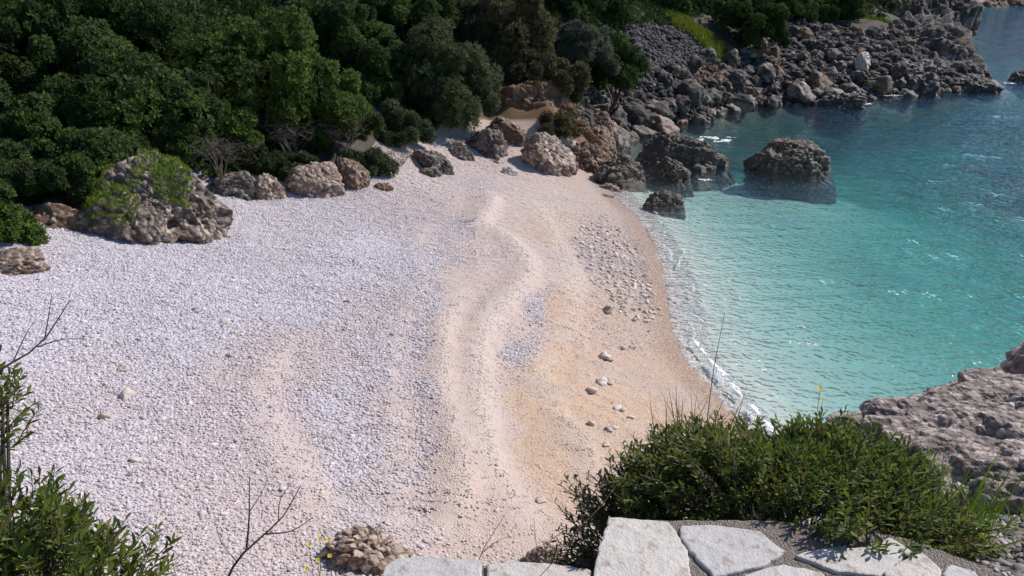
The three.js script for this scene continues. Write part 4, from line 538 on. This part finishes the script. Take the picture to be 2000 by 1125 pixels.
// bare branches, stalks and flowers by the path
const deadTwig = new THREE.MeshStandardMaterial({ color: new THREE.Color(0.13, 0.10, 0.09), roughness: 0.95 }), stalkMat = new THREE.MeshStandardMaterial({ color: new THREE.Color(0.36, 0.29, 0.16), roughness: 0.9 });
function sticks(label, name, lines, mat, group, category = 'twig') { const root = lines[0][0][0], o = new THREE.Group(); o.position.set(...root); lines.forEach(([pts, r0, r1], i) => part(i ? 'branch' : 'stem', limb(pts.map((p) => [p[0] - root[0], p[1] - root[1], p[2] - root[2]]), r0, r1, 5), mat, o)); return top(o, name, label, category, group); }
sticks('bare forked twig sticking out over white pebbles', 'bare_twig', [[[[-2.25, 6.55, -2.95], [-1.98, 6.72, -3], [-1.86, 6.79, -3.05], [-1.76, 6.94, -3.15]], 0.007, 0.002], [[[-1.87, 6.78, -3.05], [-1.8, 6.79, -3.1], [-1.72, 6.77, -3.15]], 0.0035, 0.001], [[[-1.84, 6.81, -3.06], [-1.82, 6.92, -3.1], [-1.81, 6.98, -3.12]], 0.003, 0.001], [[[-1.95, 6.74, -3.01], [-1.9, 6.84, -3.05], [-1.88, 6.88, -3.1]], 0.003, 0.001]], deadTwig);
sticks('bare branching twig standing at the top of the slope by the steps', 'bare_twig', [[[[-1.4, 5.3, -3.15], [-1.27, 5.62, -3.2], [-1.16, 5.72, -3.25], [-1.06, 5.8, -3.3], [-0.98, 5.93, -3.36]], 0.009, 0.002], [[[-1.22, 5.67, -3.22], [-1.2, 5.82, -3.25], [-1.19, 6.02, -3.3]], 0.006, 0.0015], [[[-1.2, 5.85, -3.26], [-1.14, 5.94, -3.3], [-1.12, 5.98, -3.32]], 0.003, 0.001], [[[-1.14, 5.735, -3.26], [-1.03, 5.72, -3.3], [-0.93, 5.77, -3.34]], 0.005, 0.0015], [[[-1.08, 5.78, -3.29], [-1.07, 5.88, -3.32], [-1.0, 5.97, -3.36]], 0.003, 0.001], [[[-1.26, 5.62, -3.2], [-1.33, 5.72, -3.22], [-1.36, 5.83, -3.25]], 0.003, 0.001]], deadTwig);
const petalMat = new THREE.MeshStandardMaterial({ color: new THREE.Color(0.72, 0.58, 0.02), roughness: 0.6, side: THREE.DoubleSide }), petalGeo = (() => { const g = []; for (let i = 0; i < 11; i++) { const p = new THREE.CircleGeometry(0.5, 7); p.scale(0.42, 1, 1); p.translate(0, 0.55, 0); p.rotateX(-1.25); p.rotateY(i * 0.571); g.push(p); } return mergeGeometries(g); })(), stemGreen = new THREE.MeshStandardMaterial({ color: new THREE.Color(0.14, 0.17, 0.05), roughness: 0.8 }), discGeo = new THREE.SphereGeometry(0.35, 10, 6).scale(1, 0.5, 1), discMat = new THREE.MeshStandardMaterial({ color: new THREE.Color(0.5, 0.33, 0.02), roughness: 0.8 });
function flower([x, y, z], h, s, label, group, i) { const o = new THREE.Group(); o.position.set(x, y - h, z); const dx = 0.12 * h * Math.sin(i * 2.3), dz = 0.1 * h * Math.cos(i * 1.7); part('stalk', limb([[-dx, 0, -dz], [-dx * 0.2, h * 0.6, 0], [0, h, 0]], 0.0018, 0.0012, 4), stemGreen, o); const p = part('petals', petalGeo, petalMat, o); p.position.y = h; p.rotation.set(0.5, i, 0); p.scale.setScalar(s); const d = part('disc', discGeo, discMat, p); d.position.y = 0.12; return top(o, 'yellow_flower', label, 'flower', group); }
[[-0.985, 5.55, -3.42], [-0.94, 5.56, -3.45], [-0.9, 5.55, -3.46], [-0.945, 5.475, -3.4], [-0.885, 5.5, -3.4], [-1.0, 5.44, -3.38]].forEach((p, i) => flower(p, 0.28, 0.0125, 'yellow daisy like flower by the bare twig above the steps', 'yellow flowers above the steps', i));
flower([1.42, 6.36, -3.5], 0.42, 0.014, 'taller single yellow flower standing against the turquoise water', null, 7); flower([1.44, 6.3, -3.5], 0.36, 0.009, 'budding small yellow flower next to the taller single one', null, 8); flower([1.62, 6.12, -3.6], 0.3, 0.014, 'yellow flower low against the rock ledge behind the bush', null, 9); flower([1.95, 5.83, -3.75], 0.16, 0.014, 'yellow flower growing out of the conglomerate ledge', null, 10);
{
  seedTo(901); const t1 = []; for (let i = 0; i < 90; i++) t1.push([0.66 + R(-0.09, 0.12), 6.36, -2.85 + R(-0.08, 0.08), R(0.18, 0.36), 0.6]);
  grass('dry_grass', 'tuft of straw coloured grass sticking up from the left of the glossy bush', t1, strawMat, null, null, 0.35);
  const t2 = []; for (let i = 0; i < 150; i++) t2.push([1.42 + R(-0.2, 0.22), 6.36, -2.42 + R(-0.15, 0.12), R(0.2, 0.36), 0.6]);
  grass('green_grass', 'fresh green grass growing through the right half of the glossy bush', t2, grassMat, 'stuff', null, 0.45);
  const t3 = []; for (let i = 0; i < 260; i++) t3.push([R(1.75, 2.6), 0, R(-3.3, -2.5), R(0.06, 0.16), 1.2]); t3.forEach((p) => { p[1] = H(p[0], p[2]) - 0.01; });
  grass('green_grass', 'low green weeds in the soil between bush and rock ledge', t3, grassMat, 'stuff', null, 0.7);
  const t4 = []; for (let i = 0; i < 130; i++) { const x = R(-1.15, -0.85), z = R(-3.5, -3.3); t4.push([x, H(x, z) - 0.02, z, R(0.3, 0.62), 0.3]); }
  grass('dry_grass', 'dry pale grass stalks among the yellow flowers', t4, strawMat, 'stuff', null, 0.22);
  sticks('thin dry grass stalk leaning against the beach beyond the steps', 'dry_stalk', [[[[-0.2, 5.75, -2.7], [-0.12, 6.05, -2.72], [-0.02, 6.22, -2.75]], 0.003, 0.001], [[[-0.12, 6.05, -2.72], [-0.05, 6.1, -2.74], [0.0, 6.1, -2.76]], 0.002, 0.001]], stalkMat, null, 'stalk');
  sticks('arching dry stalks beside the corner of the first flagstone', 'dry_stalk', [[[[0.22, 5.9, -2.5], [0.2, 6.25, -2.5], [0.3, 6.5, -2.4], [0.34, 6.66, -2.3]], 0.004, 0.001], [[[0.2, 5.95, -2.5], [0.12, 6.2, -2.55], [0.2, 6.32, -2.5], [0.28, 6.3, -2.45]], 0.003, 0.001], [[[0.22, 5.9, -2.5], [0.1, 6.15, -2.55], [0.08, 6.3, -2.6]], 0.003, 0.001]], stalkMat, null, 'stalk');
  sticks('tall thin seed stalk rising above the glossy bush', 'dry_stalk', [[[[0.86, 6.1, -3.3], [0.88, 6.5, -3.35], [0.92, 6.78, -3.4]], 0.003, 0.0012]], stalkMat, null, 'stalk');
}
renderer.render(scene, camera);
